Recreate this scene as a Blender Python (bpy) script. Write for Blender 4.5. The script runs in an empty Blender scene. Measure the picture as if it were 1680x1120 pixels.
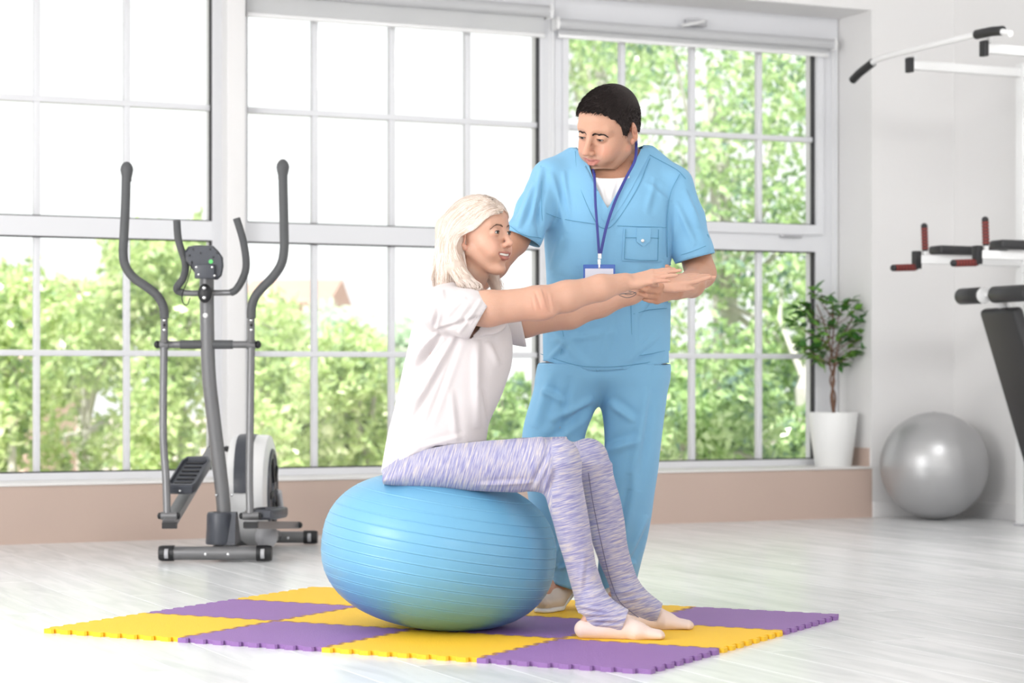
import bpy, bmesh, math, random
import numpy as np
from mathutils import Vector, Matrix

random.seed(7); np.random.seed(7)
PI = math.pi
D2R = PI / 180
scene = bpy.context.scene
COL = scene.collection

# ------------------------------------------------------------------ camera, world, sun, lights, exposure
F, HY, H = 3600.0, 619.0, 0.7639          # focal length in px, horizon row, lens height in metres
TH = math.atan(1 / 2.174)                 # the lens looks this much to the right of the window wall's normal
CT, ST = math.cos(TH), math.sin(TH)
cd = bpy.data.cameras.new('camera'); cam = bpy.data.objects.new('camera', cd); COL.objects.link(cam)
cam.location = (0, 0, H); cam.rotation_euler = (PI / 2, 0, -TH)
cd.sensor_width = 36; cd.lens = F / 1680 * 36; cd.shift_y = (HY - 560) / 1680
cd.clip_end = 500
cd.dof.use_dof = True; cd.dof.focus_distance = 6.8; cd.dof.aperture_fstop = 3.6
scene.camera = cam

w = bpy.data.worlds.new('sky'); scene.world = w; w.use_nodes = True
bg = w.node_tree.nodes['Background']
bg.inputs['Color'].default_value = (1.0, 0.99, 0.985, 1); bg.inputs['Strength'].default_value = 1.25

def light(name, kind, loc, target, energy, size=1, size_y=None, color=(1, 1, 1)):
    ld = bpy.data.lights.new(name, kind); ld.energy = energy; ld.color = color
    if kind == 'AREA':
        ld.size = size
        if size_y: ld.shape = 'RECTANGLE'; ld.size_y = size_y
    if kind == 'SUN': ld.angle = 0.01 * size
    o = bpy.data.objects.new(name, ld); COL.objects.link(o); o.location = loc
    d = Vector(target) - Vector(loc); o.rotation_euler = d.to_track_quat('-Z', 'Y').to_euler()
    return o
light('sun', 'SUN', (-6, -8, 14), (0, 4, 0), 7.0, 1.2, color=(1, .96, .88))
light('left_fill', 'AREA', (-1.4, 5.6, 2.0), (3.4, 7.2, .5), 60, 2.0, 2.0)  # fill added out of view, no window behind it; brightens the left side
light('studio_softbox', 'AREA', (-3.0, 4.2, 2.3), (3.0, 7.6, 0.8), 70, 2.2, 1.6)
light('studio_key', 'AREA', (1.2, -1.2, 2.7), (2.9, 6.6, 0.9), 24, 1.6, 1.2)
light('right_wall_fill', 'AREA', (5.4, 6.4, 3.05), (6.7, 9.6, .9), 42, 1.2, .6)  # fill added under the ceiling to brighten the right wall, no fitting there
scene.view_settings.view_transform = 'Standard'; scene.view_settings.look = 'None'
scene.view_settings.gamma = 1; scene.view_settings.use_curve_mapping = False
scene.view_settings.exposure = 0.22

# ------------------------------------------------------------------ coordinates
# room frame: x along the window wall, y towards the garden, z up; the lens stands at (0, 0, H)
def c2w(X, Y, z=0.0): return Vector((X * CT + Y * ST, -X * ST + Y * CT, z))
def W(px, py, Y):
    "room point seen at a pixel, Y metres away along the view"
    return c2w((px - 840) / F * Y, Y, H - (py - HY) / F * Y)
def on_v(px, v):
    "distance and x of the room point seen in column px on the plane y = v"
    a = (px - 840) / F; Y = v / (-ST * a + CT); return Y, Y * (CT * a + ST)
def UV(px, v): return on_v(px, v)[1]
def ZV(px, py, v): return H - (py - HY) * on_v(px, v)[0] / F
def C(px, py, Y):
    "the same point in view-aligned axes (right, away, up), used inside things that stand square to the view"
    return np.array([(px - 840) / F * Y, Y, H - (py - HY) / F * Y])

# ------------------------------------------------------------------ materials
def new_mat(name):
    m = bpy.data.materials.new(name); m.use_nodes = True
    return m, m.node_tree.nodes, m.node_tree.links, m.node_tree.nodes['Principled BSDF']
def mat(name, color, rough=.5, metal=0, bump=0, scale=40, detail=3, vary=0, vscale=3, spec=.5, sss=0, trans=0, sheen=0, coat=0, stretch=None, attr=False):
    m, N, L, b = new_mat(name)
    b.inputs['Base Color'].default_value = (*color, 1); b.inputs['Roughness'].default_value = rough
    b.inputs['Metallic'].default_value = metal; b.inputs['Specular IOR Level'].default_value = spec
    if sss: b.inputs['Subsurface Weight'].default_value = sss; b.inputs['Subsurface Radius'].default_value = (.012, .005, .003); b.inputs['Subsurface Scale'].default_value = 1
    if trans: b.inputs['Transmission Weight'].default_value = trans
    if sheen: b.inputs['Sheen Weight'].default_value = sheen
    if coat: b.inputs['Coat Weight'].default_value = coat; b.inputs['Coat Roughness'].default_value = .15
    tc = N.new('ShaderNodeTexCoord'); vec = tc.outputs['Object']
    if stretch:
        mp = N.new('ShaderNodeMapping'); mp.inputs['Scale'].default_value = stretch; L.new(vec, mp.inputs['Vector']); vec = mp.outputs['Vector']
    col = None
    if attr:
        a = N.new('ShaderNodeVertexColor'); a.layer_name = 'Col'; col = a.outputs['Color']
    if vary:
        n = N.new('ShaderNodeTexNoise'); n.inputs['Scale'].default_value = vscale; n.inputs['Detail'].default_value = 4; L.new(vec, n.inputs['Vector'])
        mx = N.new('ShaderNodeMix'); mx.data_type = 'RGBA'; mx.blend_type = 'MULTIPLY'
        L.new(n.outputs['Fac'], mx.inputs['Factor'])
        if col: L.new(col, mx.inputs['A'])
        else: mx.inputs['A'].default_value = (*color, 1)
        mx.inputs['B'].default_value = (1 - vary, 1 - vary, 1 - vary, 1); col = mx.outputs['Result']
    if col: L.new(col, b.inputs['Base Color'])
    if bump:
        n = N.new('ShaderNodeTexNoise'); n.inputs['Scale'].default_value = scale; n.inputs['Detail'].default_value = detail; L.new(vec, n.inputs['Vector'])
        bp = N.new('ShaderNodeBump'); bp.inputs['Strength'].default_value = bump; bp.inputs['Distance'].default_value = .01
        L.new(n.outputs['Fac'], bp.inputs['Height']); L.new(bp.outputs['Normal'], b.inputs['Normal'])
    return m
M = {}
M['wall'] = mat('white_plaster', (.80, .79, .785), .75, bump=.06, scale=60)
M['ceiling'] = mat('ceiling_paint', (.86, .86, .86), .8, bump=.05, scale=60)
M['beige'] = mat('beige_stone', (.56, .43, .365), .55, bump=.04, scale=20, vary=.06, vscale=2.5)
M['sill'] = mat('sill_white', (.80, .78, .76), .4, bump=.03, scale=10)
M['pvc'] = mat('white_window_plastic', (.74, .745, .77), .35, bump=.02, scale=10)
M['gasket'] = mat('black_gasket', (.03, .03, .035), .6, bump=.05)
M['skirting'] = mat('white_skirting', (.80, .79, .79), .4, bump=.02, scale=15)
M['metal_grey'] = mat('grey_painted_steel', (.19, .19, .195), .32, metal=.35, bump=.03, scale=200)
M['foam_grey'] = mat('dark_grip_foam', (.085, .088, .092), .55, bump=.06, scale=300)
M['plastic_dark'] = mat('dark_plastic', (.055, .06, .075), .38, bump=.04, scale=150)
M['black'] = mat('black_plastic', (.015, .015, .017), .45, bump=.05, scale=150)
M['chrome'] = mat('bright_steel', (.75, .75, .76), .22, metal=1, bump=.01)
M['white_plastic'] = mat('white_plastic', (.82, .82, .82), .3, bump=.02)
M['grey_plastic'] = mat('light_grey_plastic', (.5, .5, .52), .4, bump=.02)
M['white_steel'] = mat('white_powder_coat', (.83, .83, .83), .35, bump=.03, scale=150)
M['vinyl'] = mat('black_vinyl', (.028, .028, .03), .42, bump=.12, scale=220)
M['red_foam'] = mat('dark_red_rubber', (.20, .03, .025), .6, bump=.08, scale=200)
M['pot'] = mat('matt_white_ceramic', (.84, .84, .83), .45, bump=.02, scale=30)
M['soil'] = mat('potting_soil', (.06, .04, .03), .9, bump=.8, scale=120)
M['bark'] = mat('brown_bark', (.24, .13, .085), .8, bump=.6, scale=90, vary=.5, vscale=30)

def blind_mat():
    m, N, L, b = new_mat('translucent_blind_cloth')
    b.inputs['Base Color'].default_value = (.80, .80, .81, 1); b.inputs['Roughness'].default_value = .8
    t = N.new('ShaderNodeBsdfTranslucent'); t.inputs['Color'].default_value = (.75, .76, .78, 1)
    mx = N.new('ShaderNodeMixShader'); mx.inputs['Fac'].default_value = .45
    wv = N.new('ShaderNodeTexNoise'); wv.inputs['Scale'].default_value = 400; bp = N.new('ShaderNodeBump'); bp.inputs['Strength'].default_value = .1
    L.new(wv.outputs['Fac'], bp.inputs['Height']); L.new(bp.outputs['Normal'], b.inputs['Normal'])
    out = [n for n in N if n.type == 'OUTPUT_MATERIAL'][0]
    L.new(b.outputs[0], mx.inputs[1]); L.new(t.outputs[0], mx.inputs[2]); L.new(mx.outputs[0], out.inputs['Surface'])
    return m
M['blind'] = blind_mat()
def glass_mat():
    m, N, L, b = new_mat('window_glass')
    t = N.new('ShaderNodeBsdfTransparent'); t.inputs['Color'].default_value = (.95, .97, .97, 1)
    g = N.new('ShaderNodeBsdfGlossy'); g.inputs['Roughness'].default_value = .02
    fr = N.new('ShaderNodeFresnel'); fr.inputs['IOR'].default_value = 1.45
    mx = N.new('ShaderNodeMixShader'); out = [n for n in N if n.type == 'OUTPUT_MATERIAL'][0]
    L.new(fr.outputs[0], mx.inputs['Fac']); L.new(t.outputs[0], mx.inputs[1]); L.new(g.outputs[0], mx.inputs[2]); L.new(mx.outputs[0], out.inputs['Surface'])
    N.remove(b); return m
M['glass'] = glass_mat()
def floor_mat():
    m, N, L, b = new_mat('white_washed_laminate')
    tc = N.new('ShaderNodeTexCoord'); oi = N.new('ShaderNodeObjectInfo')
    ad = N.new('ShaderNodeVectorMath'); ad.operation = 'ADD'; L.new(tc.outputs['Object'], ad.inputs[0]); 
    cx = N.new('ShaderNodeCombineXYZ'); ml = N.new('ShaderNodeMath'); ml.operation = 'MULTIPLY'; ml.inputs[1].default_value = 37
    L.new(oi.outputs['Random'], ml.inputs[0]); L.new(ml.outputs[0], cx.inputs[0]); L.new(ml.outputs[0], cx.inputs[1]); L.new(cx.outputs[0], ad.inputs[1])
    mp = N.new('ShaderNodeMapping'); mp.inputs['Scale'].default_value = (14, 1.6, 6); L.new(ad.outputs[0], mp.inputs['Vector'])
    n = N.new('ShaderNodeTexNoise'); n.inputs['Scale'].default_value = 1.2; n.inputs['Detail'].default_value = 8; n.inputs['Distortion'].default_value = .8; L.new(mp.outputs[0], n.inputs['Vector'])
    cr = N.new('ShaderNodeValToRGB'); cr.color_ramp.elements[0].position = .28; cr.color_ramp.elements[0].color = (.68, .69, .70, 1)
    cr.color_ramp.elements[1].position = .62; cr.color_ramp.elements[1].color = (.82, .825, .83, 1); L.new(n.outputs['Fac'], cr.inputs['Fac'])
    hs = N.new('ShaderNodeMix'); hs.data_type = 'RGBA'; hs.blend_type = 'MULTIPLY'; hs.inputs['Factor'].default_value = 1
    mr = N.new('ShaderNodeMapRange'); mr.inputs['To Min'].default_value = .93; mr.inputs['To Max'].default_value = 1.05; L.new(oi.outputs['Random'], mr.inputs['Value'])
    L.new(cr.outputs[0], hs.inputs['A']); L.new(mr.outputs[0], hs.inputs['B']); L.new(hs.outputs['Result'], b.inputs['Base Color'])
    b.inputs['Roughness'].default_value = .24
    bp = N.new('ShaderNodeBump'); bp.inputs['Strength'].default_value = .08; bp.inputs['Distance'].default_value = .01; L.new(n.outputs['Fac'], bp.inputs['Height']); L.new(bp.outputs[0], b.inputs['Normal'])
    return m
M['floor'] = floor_mat()

# ------------------------------------------------------------------ mesh helpers
def mesh_obj(name, V, Fs, m=None, parent=None, smooth=True, loc=None, rot=None):
    me = bpy.data.meshes.new(name); me.from_pydata([tuple(v) for v in V], [], [tuple(f) for f in Fs]); me.update()
    return link(name, me, m, parent, smooth, loc, rot)
def link(name, me, m=None, parent=None, smooth=True, loc=None, rot=None):
    o = bpy.data.objects.new(name, me); COL.objects.link(o)
    if m is not None:
        me.materials.clear(); me.materials.append(m)
    if smooth and len(me.polygons): me.polygons.foreach_set('use_smooth', [True] * len(me.polygons))
    if parent is not None: o.parent = parent
    if loc is not None: o.location = loc
    if rot is not None: o.rotation_euler = rot
    return o
def quads_obj(name, V, Q, m, parent=None, smooth=True, col=None):
    "fast mesh of quads from numpy arrays"
    me = bpy.data.meshes.new(name); k = Q.shape[1]
    me.vertices.add(len(V)); me.vertices.foreach_set('co', np.ascontiguousarray(V, dtype=np.float32).ravel())
    me.loops.add(Q.size); me.loops.foreach_set('vertex_index', np.ascontiguousarray(Q, dtype=np.int32).ravel())
    me.polygons.add(len(Q)); me.polygons.foreach_set('loop_start', np.arange(0, Q.size, k, dtype=np.int32))
    me.polygons.foreach_set('loop_total', np.full(len(Q), k, dtype=np.int32))
    me.update(calc_edges=True)
    if col is not None:
        a = me.color_attributes.new('Col', 'FLOAT_COLOR', 'POINT'); a.data.foreach_set('color', np.ascontiguousarray(np.c_[col, np.ones(len(col))], dtype=np.float32).ravel())
    return link(name, me, m, parent, smooth)
class MB:
    "collects shapes; build() links them as one object"
    def __init__(s): s.V = []; s.F = []
    def add(s, V, Fs):
        n = len(s.V); s.V += [tuple(v) for v in V]; s.F += [tuple(i + n for i in f) for f in Fs]; return s
    def box(s, a, b, bev=0, R=None, c=(0, 0, 0)):
        x0, y0, z0 = [min(p, q) for p, q in zip(a, b)]; x1, y1, z1 = [max(p, q) for p, q in zip(a, b)]
        if bev:
            bm = bmesh.new(); bmesh.ops.create_cube(bm, size=1)
            for v in bm.verts: v.co = Vector(((x0 + x1) / 2 + v.co.x * (x1 - x0), (y0 + y1) / 2 + v.co.y * (y1 - y0), (z0 + z1) / 2 + v.co.z * (z1 - z0)))
            bmesh.ops.bevel(bm, geom=bm.edges[:], offset=bev, segments=3, profile=.5, affect='EDGES')
            V = [v.co.copy() for v in bm.verts]; bm.verts.index_update(); Fs = [[v.index for v in f.verts] for f in bm.faces]; bm.free()
        else:
            V = [Vector(p) for p in ((x0, y0, z0), (x1, y0, z0), (x1, y1, z0), (x0, y1, z0), (x0, y0, z1), (x1, y0, z1), (x1, y1, z1), (x0, y1, z1))]
            Fs = [(0, 3, 2, 1), (4, 5, 6, 7), (0, 1, 5, 4), (1, 2, 6, 5), (2, 3, 7, 6), (3, 0, 4, 7)]
        if R is not None: V = [R @ v + Vector(c) for v in V]
        return s.add(V, Fs)
    def tube(s, pts, r, n=14, cap=True, flat=None):
        "tube along a polyline; r one radius or one per point; flat = (side vector, ratio) squeezes it"
        P = [Vector(p) for p in pts]; rr = r if hasattr(r, '__len__') else [r] * len(P); V = []; Fs = []
        T = [(P[min(i + 1, len(P) - 1)] - P[max(i - 1, 0)]).normalized() for i in range(len(P))]
        up = Vector((0, 0, 1)) if abs(T[0].z) < .9 else Vector((0, 1, 0)); u = (up - T[0] * up.dot(T[0])).normalized()
        for i, p in enumerate(P):
            u = (u - T[i] * u.dot(T[i])).normalized(); v = T[i].cross(u)
            for k in range(n):
                a = 2 * PI * k / n; d = (u * math.cos(a) + v * math.sin(a)) * rr[i]
                if flat: f = Vector(flat[0]); d = d - f * d.dot(f) * (1 - flat[1])
                V.append(p + d)
        for i in range(len(P) - 1):
            for k in range(n): Fs.append((i * n + k, i * n + (k + 1) % n, (i + 1) * n + (k + 1) % n, (i + 1) * n + k))
        if cap: Fs.append(tuple(range(n - 1, -1, -1))); Fs.append(tuple((len(P) - 1) * n + k for k in range(n)))
        return s.add(V, Fs)
    def ball(s, c, r, nu=16, nv=10, R=None):
        rx = r if hasattr(r, '__len__') else (r, r, r); V = []; Fs = []
        for j in range(nv + 1):
            t = PI * j / nv
            for i in range(nu):
                a = 2 * PI * i / nu; p = Vector((rx[0] * math.sin(t) * math.cos(a), rx[1] * math.sin(t) * math.sin(a), rx[2] * math.cos(t)))
                V.append((R @ p if R is not None else p) + Vector(c))
        for j in range(nv):
            for i in range(nu): Fs.append((j * nu + i, (j + 1) * nu + i, (j + 1) * nu + (i + 1) % nu, j * nu + (i + 1) % nu))
        return s.add(V, Fs)
    def lathe(s, prof, c=(0, 0, 0), n=40, R=None):
        "profile [(radius, z)...] turned about z"
        V = []; Fs = []
        for r, z in prof:
            for i in range(n):
                a = 2 * PI * i / n; p = Vector((r * math.cos(a), r * math.sin(a), z)); V.append((R @ p if R is not None else p) + Vector(c))
        for j in range(len(prof) - 1):
            for i in range(n): Fs.append((j * n + i, j * n + (i + 1) % n, (j + 1) * n + (i + 1) % n, (j + 1) * n + i))
        return s.add(V, Fs)
    def prism(s, poly, a, b, axis='x', bev=0):
        "polygon in the plane across an axis, extruded from a to b"
        def mk(p, t): return {'x': (t, p[0], p[1]), 'y': (p[0], t, p[1]), 'z': (p[0], p[1], t)}[axis]
        n = len(poly); V = [mk(p, a) for p in poly] + [mk(p, b) for p in poly]
        Fs = [tuple(range(n)), tuple(range(2 * n - 1, n - 1, -1))] + [(i, (i + 1) % n, (i + 1) % n + n, i + n) for i in range(n)]
        return s.add(V, Fs)
    def build(s, name, m=None, parent=None, smooth=True, sharp=35, **kw):
        o = mesh_obj(name, s.V, s.F, m, parent, smooth, **kw)
        bm = bmesh.new(); bm.from_mesh(o.data); bmesh.ops.remove_doubles(bm, verts=bm.verts, dist=1e-6); bmesh.ops.recalc_face_normals(bm, faces=bm.faces)
        bm.to_mesh(o.data); bm.free()
        if smooth: o.data.set_sharp_from_angle(angle=sharp * D2R)
        return o
def spline(pts, n=8):
    "Catmull-Rom through the points"
    P = [np.array(p, float) for p in pts]; P = [2 * P[0] - P[1]] + P + [2 * P[-1] - P[-2]]; out = []
    for i in range(1, len(P) - 2):
        for k in range(n):
            t = k / n; a, b, c, d = P[i - 1], P[i], P[i + 1], P[i + 2]
            out.append(.5 * ((2 * b) + (-a + c) * t + (2 * a - 5 * b + 4 * c - d) * t * t + (-a + 3 * b - 3 * c + d) * t ** 3))
    out.append(P[-2]); return out
def thing(name, label, cat, loc=(0, 0, 0), rz=0, group=None, kind=None):
    o = bpy.data.objects.new(name, None); COL.objects.link(o); o.location = loc; o.rotation_euler = (0, 0, rz); o.empty_display_size = .1
    if label: o['label'] = label
    if cat: o['category'] = cat
    if group: o['group'] = group
    if kind: o['kind'] = kind
    return o
def tag(o, label=None, cat=None, group=None, kind=None):
    if label: o['label'] = label
    if cat: o['category'] = cat
    if group: o['group'] = group
    if kind: o['kind'] = kind
    return o
def view_thing(name, label, cat, X, Y, z=0):
    "a thing whose own axes are square to the view; its parts are written in those axes, relative to (X, Y, z)"
    t = thing(name, label, cat, c2w(X, Y, z), -TH); t['category'] = cat
    return t, np.array([X, Y, z])

# ------------------------------------------------------------------ room shell
V0, VW, SOF, CEIL = 10.08, 10.46, 2.772, 3.15      # face of the window wall, glass plane, opening's soffit, ceiling
U_END, U_WALL = UV(1430, V0), 7.35                 # right end of the window recess, face of the right-hand wall
SILL = 0.277
UL = -2.5                                          # left end of the modelled wall
# floor: a base slab and laminate planks laid towards the window wall
fl = MB().box((-3.2, -4, -.14), (7.65, 10.95, -.012)).build('floor', M['sill'], smooth=False); tag(fl, 'white washed laminate floor of long planks laid towards the windows', 'floor', kind='structure')
PW, PL = .2, 1.55
pm = MB().box((0, 0, -.012), (PW - .0022, PL - .0022, 0), bev=.0012).build('plank', M['floor'], fl, smooth=False)
plank_me = pm.data; bpy.data.objects.remove(pm); far = MB(); cnt = 0
rp = random.Random(3)
for i in range(-16, 37):
    off = rp.random() * PL
    j = -3
    while j * PL + off < V0 + .1:
        x, y = i * PW, j * PL + off; j += 1
        y1 = min(y + PL, V0 + .02)
        if y1 - y < .05 or x > U_WALL: continue
        cx, cy = x + .1, (y + y1) / 2
        X = cx * CT - cy * ST; Yd = cx * ST + cy * CT
        if Yd > 4.6 and abs(X) < .233 * Yd + .55 and cnt < 300:
            o = link('plank', plank_me, M['floor'], fl, smooth=False, loc=(x, y, 0)); o.scale = (1, (y1 - y) / PL, 1); cnt += 1
        elif y > -4: far.box((x, y, -.012), (x + PW - .0022, y1 - .0022, 0))
tag(far.build('plank_field', M['floor'], fl, smooth=False), kind='stuff')
# wall around the window recess
wb = MB()
wb.box((UL, V0, SOF), (U_END, VW + .07, CEIL))                       # above the windows
wb.box((U_END, V0, 0), (U_WALL + .3, VW + .07, CEIL))                # right of the windows
tag(wb.build('wall_back', M['wall'], smooth=False), 'white plaster wall around the wide recess of the windows', 'wall', kind='structure')
tag(MB().box((UL, V0 - .004, 0), (U_END, VW + .07, SILL - .012)).build('wall_parapet', M['beige'], smooth=False), 'low beige parapet under the row of windows', 'wall', kind='structure')
tag(MB().box((UL, V0 - .012, SILL - .012), (U_END, VW + .02, SILL), bev=.003).build('trim_1', M['sill']), 'white window sill board on top of the beige parapet', 'sill', kind='structure')
eb = MB().box((U_END - .015, V0 + .02, SILL), (U_END + .001, VW - .1, SILL + .1)).build('trim_2', M['beige'], smooth=False); tag(eb, 'short beige upstand at the right end of the sill', 'trim', kind='structure')
tag(MB().box((U_WALL, -4, 0), (U_WALL + .3, V0, CEIL)).build('wall_right', M['wall'], smooth=False), 'plain white wall on the right behind the gym equipment', 'wall', kind='structure')
tag(MB().box((UL, -1.5, CEIL), (U_WALL + .3, 11.2, CEIL + .25)).build('ceiling', M['ceiling'], smooth=False), 'flat white ceiling', 'ceiling', kind='structure')
def skirt(name, a, b, lab):
    return tag(MB().box(a, b, bev=.004).build(name, M['skirting']), lab, 'skirting board', kind='structure')
skirt('baseboard_back', (U_END + .002, V0 - .016, 0), (U_WALL - .018, V0, .085), 'white skirting board right of the beige parapet')
skirt('baseboard_right', (U_WALL - .016, -4, 0), (U_WALL, V0 - .002, .085), 'white skirting board along the right wall')

# ------------------------------------------------------------------ windows
zz = lambda px, py: ZV(px, py, VW - .04)
uu = lambda px: UV(px, VW - .04)
G_BOT = zz(700, 764); MU_LO = zz(700, 581.5); TR_B = zz(404, 396); TR_T = zz(404, 365); MU_HI = zz(640, 192)
G_TOP = SOF - .10
def window(name, label, ul, ur, gl, gr, mus, trt, trb, gtop, sash=False):
    "ul..ur outer frame, gl..gr glass, mus the upright glazing bars"
    t = thing(name, label, 'window', (ul, VW, SILL), kind='structure')
    o3 = np.array([ul, VW, SILL]); A = lambda x, y, z: tuple(np.array((x, y, z)) - o3)
    f = MB(); y0, y1 = VW - .055, VW + .05
    f.box(A(ul, y0, SILL), A(gl, y1, SOF)); f.box(A(gr, y0, SILL), A(ur, y1, SOF))
    f.box(A(gl, y0, SILL), A(gr, y1, G_BOT)); f.box(A(gl, y0, trt), A(gr, y1, trb)); f.box(A(gl, y0, gtop), A(gr, y1, SOF))
    f.build('frame', M['pvc'], t, smooth=False)
    if sash:       # opening top light: its own raised frame
        s = MB(); sl, sr, st, sb = gl - .035, gr + .04, gtop + .05, trt - .055; yy = y0 - .018
        s.box(A(sl, yy, sb), A(gl, y0, st)); s.box(A(gr, yy, sb), A(sr, y0, st)); s.box(A(gl, yy, sb), A(gr, y0, trt)); s.box(A(gl, yy, gtop), A(gr, y0, st))
        s.build('sash', M['pvc'], t, smooth=False)
        hm = uu(1297); z = trt - .062
        MB().box(A(hm - .085, y0 - .02, z - .012), A(hm + .055, y0 - .002, z + .008), bev=.004).tube([A(hm - .06, y0 - .025, z), A(hm + .03, y0 - .025, z)], .004, 8).build('catch', M['grey_plastic'], t)
    g = MB(); e = .006; gy0, gy1 = VW - .045, VW - .012
    for z0, z1 in ((G_BOT, trb), (trt, gtop)):
        g.box(A(gl, gy0, z0), A(gl + e, gy1, z1)); g.box(A(gr - e, gy0, z0), A(gr, gy1, z1)); g.box(A(gl, gy0, z0), A(gr, gy1, z0 + e)); g.box(A(gl, gy0, z1 - e), A(gr, gy1, z1))
    g.build('gasket', M['gasket'], t, smooth=False)
    bw = .0145
    for z0, z1, mz in ((G_BOT, trb, MU_LO), (trt, gtop, MU_HI)):
        for m in mus: MB().box(A(m - bw, VW - .03, z0), A(m + bw, VW + .012, z1), bev=.004).build('muntin', M['pvc'], t)
        MB().box(A(gl, VW - .032, mz - bw), A(gr, VW + .014, mz + bw), bev=.004).build('muntin', M['pvc'], t)
        ed = [gl] + list(mus) + [gr]
        for a, b in zip(ed[:-1], ed[1:]):
            for c, d in ((z0, mz), (mz, z1)):
                MB().box(A(a, VW - .004, c), A(b, VW + .004, d)).build('pane', M['glass'], t, smooth=False)
    return t
p = uu(210) - uu(62)
window('window_1', 'left window with white glazing bars beside the elliptical trainer', uu(62) - 3.45 * p, uu(362), uu(62) - 3.3 * p, uu(347), [uu(62) - 2 * p, uu(62) - p, uu(62), uu(210)], TR_B, TR_T, G_TOP) if 0 else None
window('window_1', 'left window with white glazing bars behind the elliptical trainer', uu(62) - 3.2 * p, uu(362), uu(62) - 3.0 * p, uu(347), [uu(62) - 2 * p, uu(62) - p, uu(62), uu(210)], TR_T, TR_B, G_TOP)
window('window_2', 'middle window with white glazing bars behind the seated woman', uu(402) - .02, uu(908), uu(404), uu(884), [uu(518.5), uu(645.5), uu(769.5)], TR_T, TR_B, G_TOP)
window('window_3', 'right window with opening top light behind the standing man', uu(908) + .002, UV(1372, VW - .04), uu(929), uu(1336), [uu(1024), uu(1139), uu(1249)], ZV(1250, 367, VW - .04), ZV(1250, 411, VW - .04), ZV(929, 52, VW - .04), sash=True)
pil = MB().box((UV(373, VW - .15), VW - .15, SILL), (UV(403, VW - .15), VW + .1, SOF), bev=.004).build('trim_3', M['skirting']); tag(pil, 'square white pillar between the left and middle windows', 'pillar', kind='structure')
MB().box((UL, VW - .06, SILL), (uu(62) - 3.2 * p, VW + .1, SOF)).build('trim_4', M['skirting'], smooth=False); tag(bpy.data.objects['trim_4'], 'white wall pier left of the left window', 'pier', kind='structure')
# trickle vent handle on the head of the right window
z = ZV(1137, 38, VW - .07); u0 = UV(1137, VW - .07)
vt = thing('window_closer', 'small grey closer arm on the head of the right window', 'closer', (u0, VW - .06, z))
MB().box((-.05, -.035, -.018), (.075, .0, .018), bev=.005).build('closer_body', M['grey_plastic'], vt)
MB().tube([(-.09, -.045, -.025), (.02, -.05, .0), (.05, -.045, .01)], .009, 8).build('closer_arm', M['white_plastic'], vt)

# ------------------------------------------------------------------ roller blinds
def blind(label, ul, ur, vb, zt, zb, r, chain_u, bracket_r):
    t = thing('roller_blind', label, 'blind', (ul, vb, zt), group=None)
    L_ = ur - ul
    MB().tube([(0, 0, 0), (L_, 0, 0)], r, 24).build('roll', M['blind'], t)
    MB().box((.012, r - .002, -(zt - zb)), (L_ - .012, r + .0015, 0)).build('cloth', M['blind'], t, smooth=False)
    MB().box((.012, r - .008, -(zt - zb) - .012), (L_ - .012, r + .009, -(zt - zb) + .01), bev=.004).build('bottom_bar', M['white_plastic'], t)
    for x in (-.008, L_ + .008):
        MB().box((x - .006, -r * .9, -r * 1.2), (x + .006, r + .03, r * 1.2), bev=.003).tube([(x - .012, 0, 0), (x + .012, 0, 0)], r * .95, 20).build('bracket', M['white_plastic'], t)
    cx = chain_u - ul
    MB().tube([(cx, -.022, 0), (cx, -.022, -1.5)], .0022, 6).tube([(cx, .02, 0), (cx, .02, -1.5), (cx, 0, -1.53), (cx, -.022, -1.5)], .0022, 6).build('chain', M['white_plastic'], t)
    return t
vb = VW - .12
blind('white roller blind rolled low over the top of the middle window', UV(404, VW - .12), UV(900, vb), vb, ZV(890, 18, vb), ZV(884, 56, vb), .030, UV(904, vb), True)
vb = VW - .115
blind('white roller blind rolled up high above the right window', UV(916, vb), UV(1366, vb), vb, ZV(930, 40, vb), ZV(930, 58, vb), .027, UV(1370, vb), True)

# ------------------------------------------------------------------ garden
def leaf_mat(name, cols):
    m, N, L, b = new_mat(name)
    tc = N.new('ShaderNodeTexCoord'); n = N.new('ShaderNodeTexNoise'); n.inputs['Scale'].default_value = 9; n.inputs['Detail'].default_value = 2; L.new(tc.outputs['Object'], n.inputs['Vector'])
    n2 = N.new('ShaderNodeTexNoise'); n2.inputs['Scale'].default_value = 1.6; n2.inputs['Detail'].default_value = 3; L.new(tc.outputs['Object'], n2.inputs['Vector'])
    ad = N.new('ShaderNodeMath'); ad.operation = 'MULTIPLY_ADD'; ad.inputs[1].default_value = .6; L.new(n.outputs['Fac'], ad.inputs[0]); ml = N.new('ShaderNodeMath'); ml.operation = 'MULTIPLY'; ml.inputs[1].default_value = .4; L.new(n2.outputs['Fac'], ml.inputs[0]); L.new(ml.outputs[0], ad.inputs[2])
    cr = N.new('ShaderNodeValToRGB'); e = cr.color_ramp.elements; e[0].position = .38; e[0].color = (*cols[0], 1); e[1].position = .62; e[1].color = (*cols[2], 1); q = e.new(.50); q.color = (*cols[1], 1)
    L.new(ad.outputs[0], cr.inputs['Fac']); L.new(cr.outputs[0], b.inputs['Base Color']); b.inputs['Roughness'].default_value = .25
    t = N.new('ShaderNodeBsdfTranslucent'); L.new(cr.outputs[0], t.inputs['Color']); mx = N.new('ShaderNodeMixShader'); mx.inputs['Fac'].default_value = .45
    out = [q for q in N if q.type == 'OUTPUT_MATERIAL'][0]; L.new(b.outputs[0], mx.inputs[1]); L.new(t.outputs[0], mx.inputs[2]); L.new(mx.outputs[0], out.inputs['Surface'])
    return m
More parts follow.
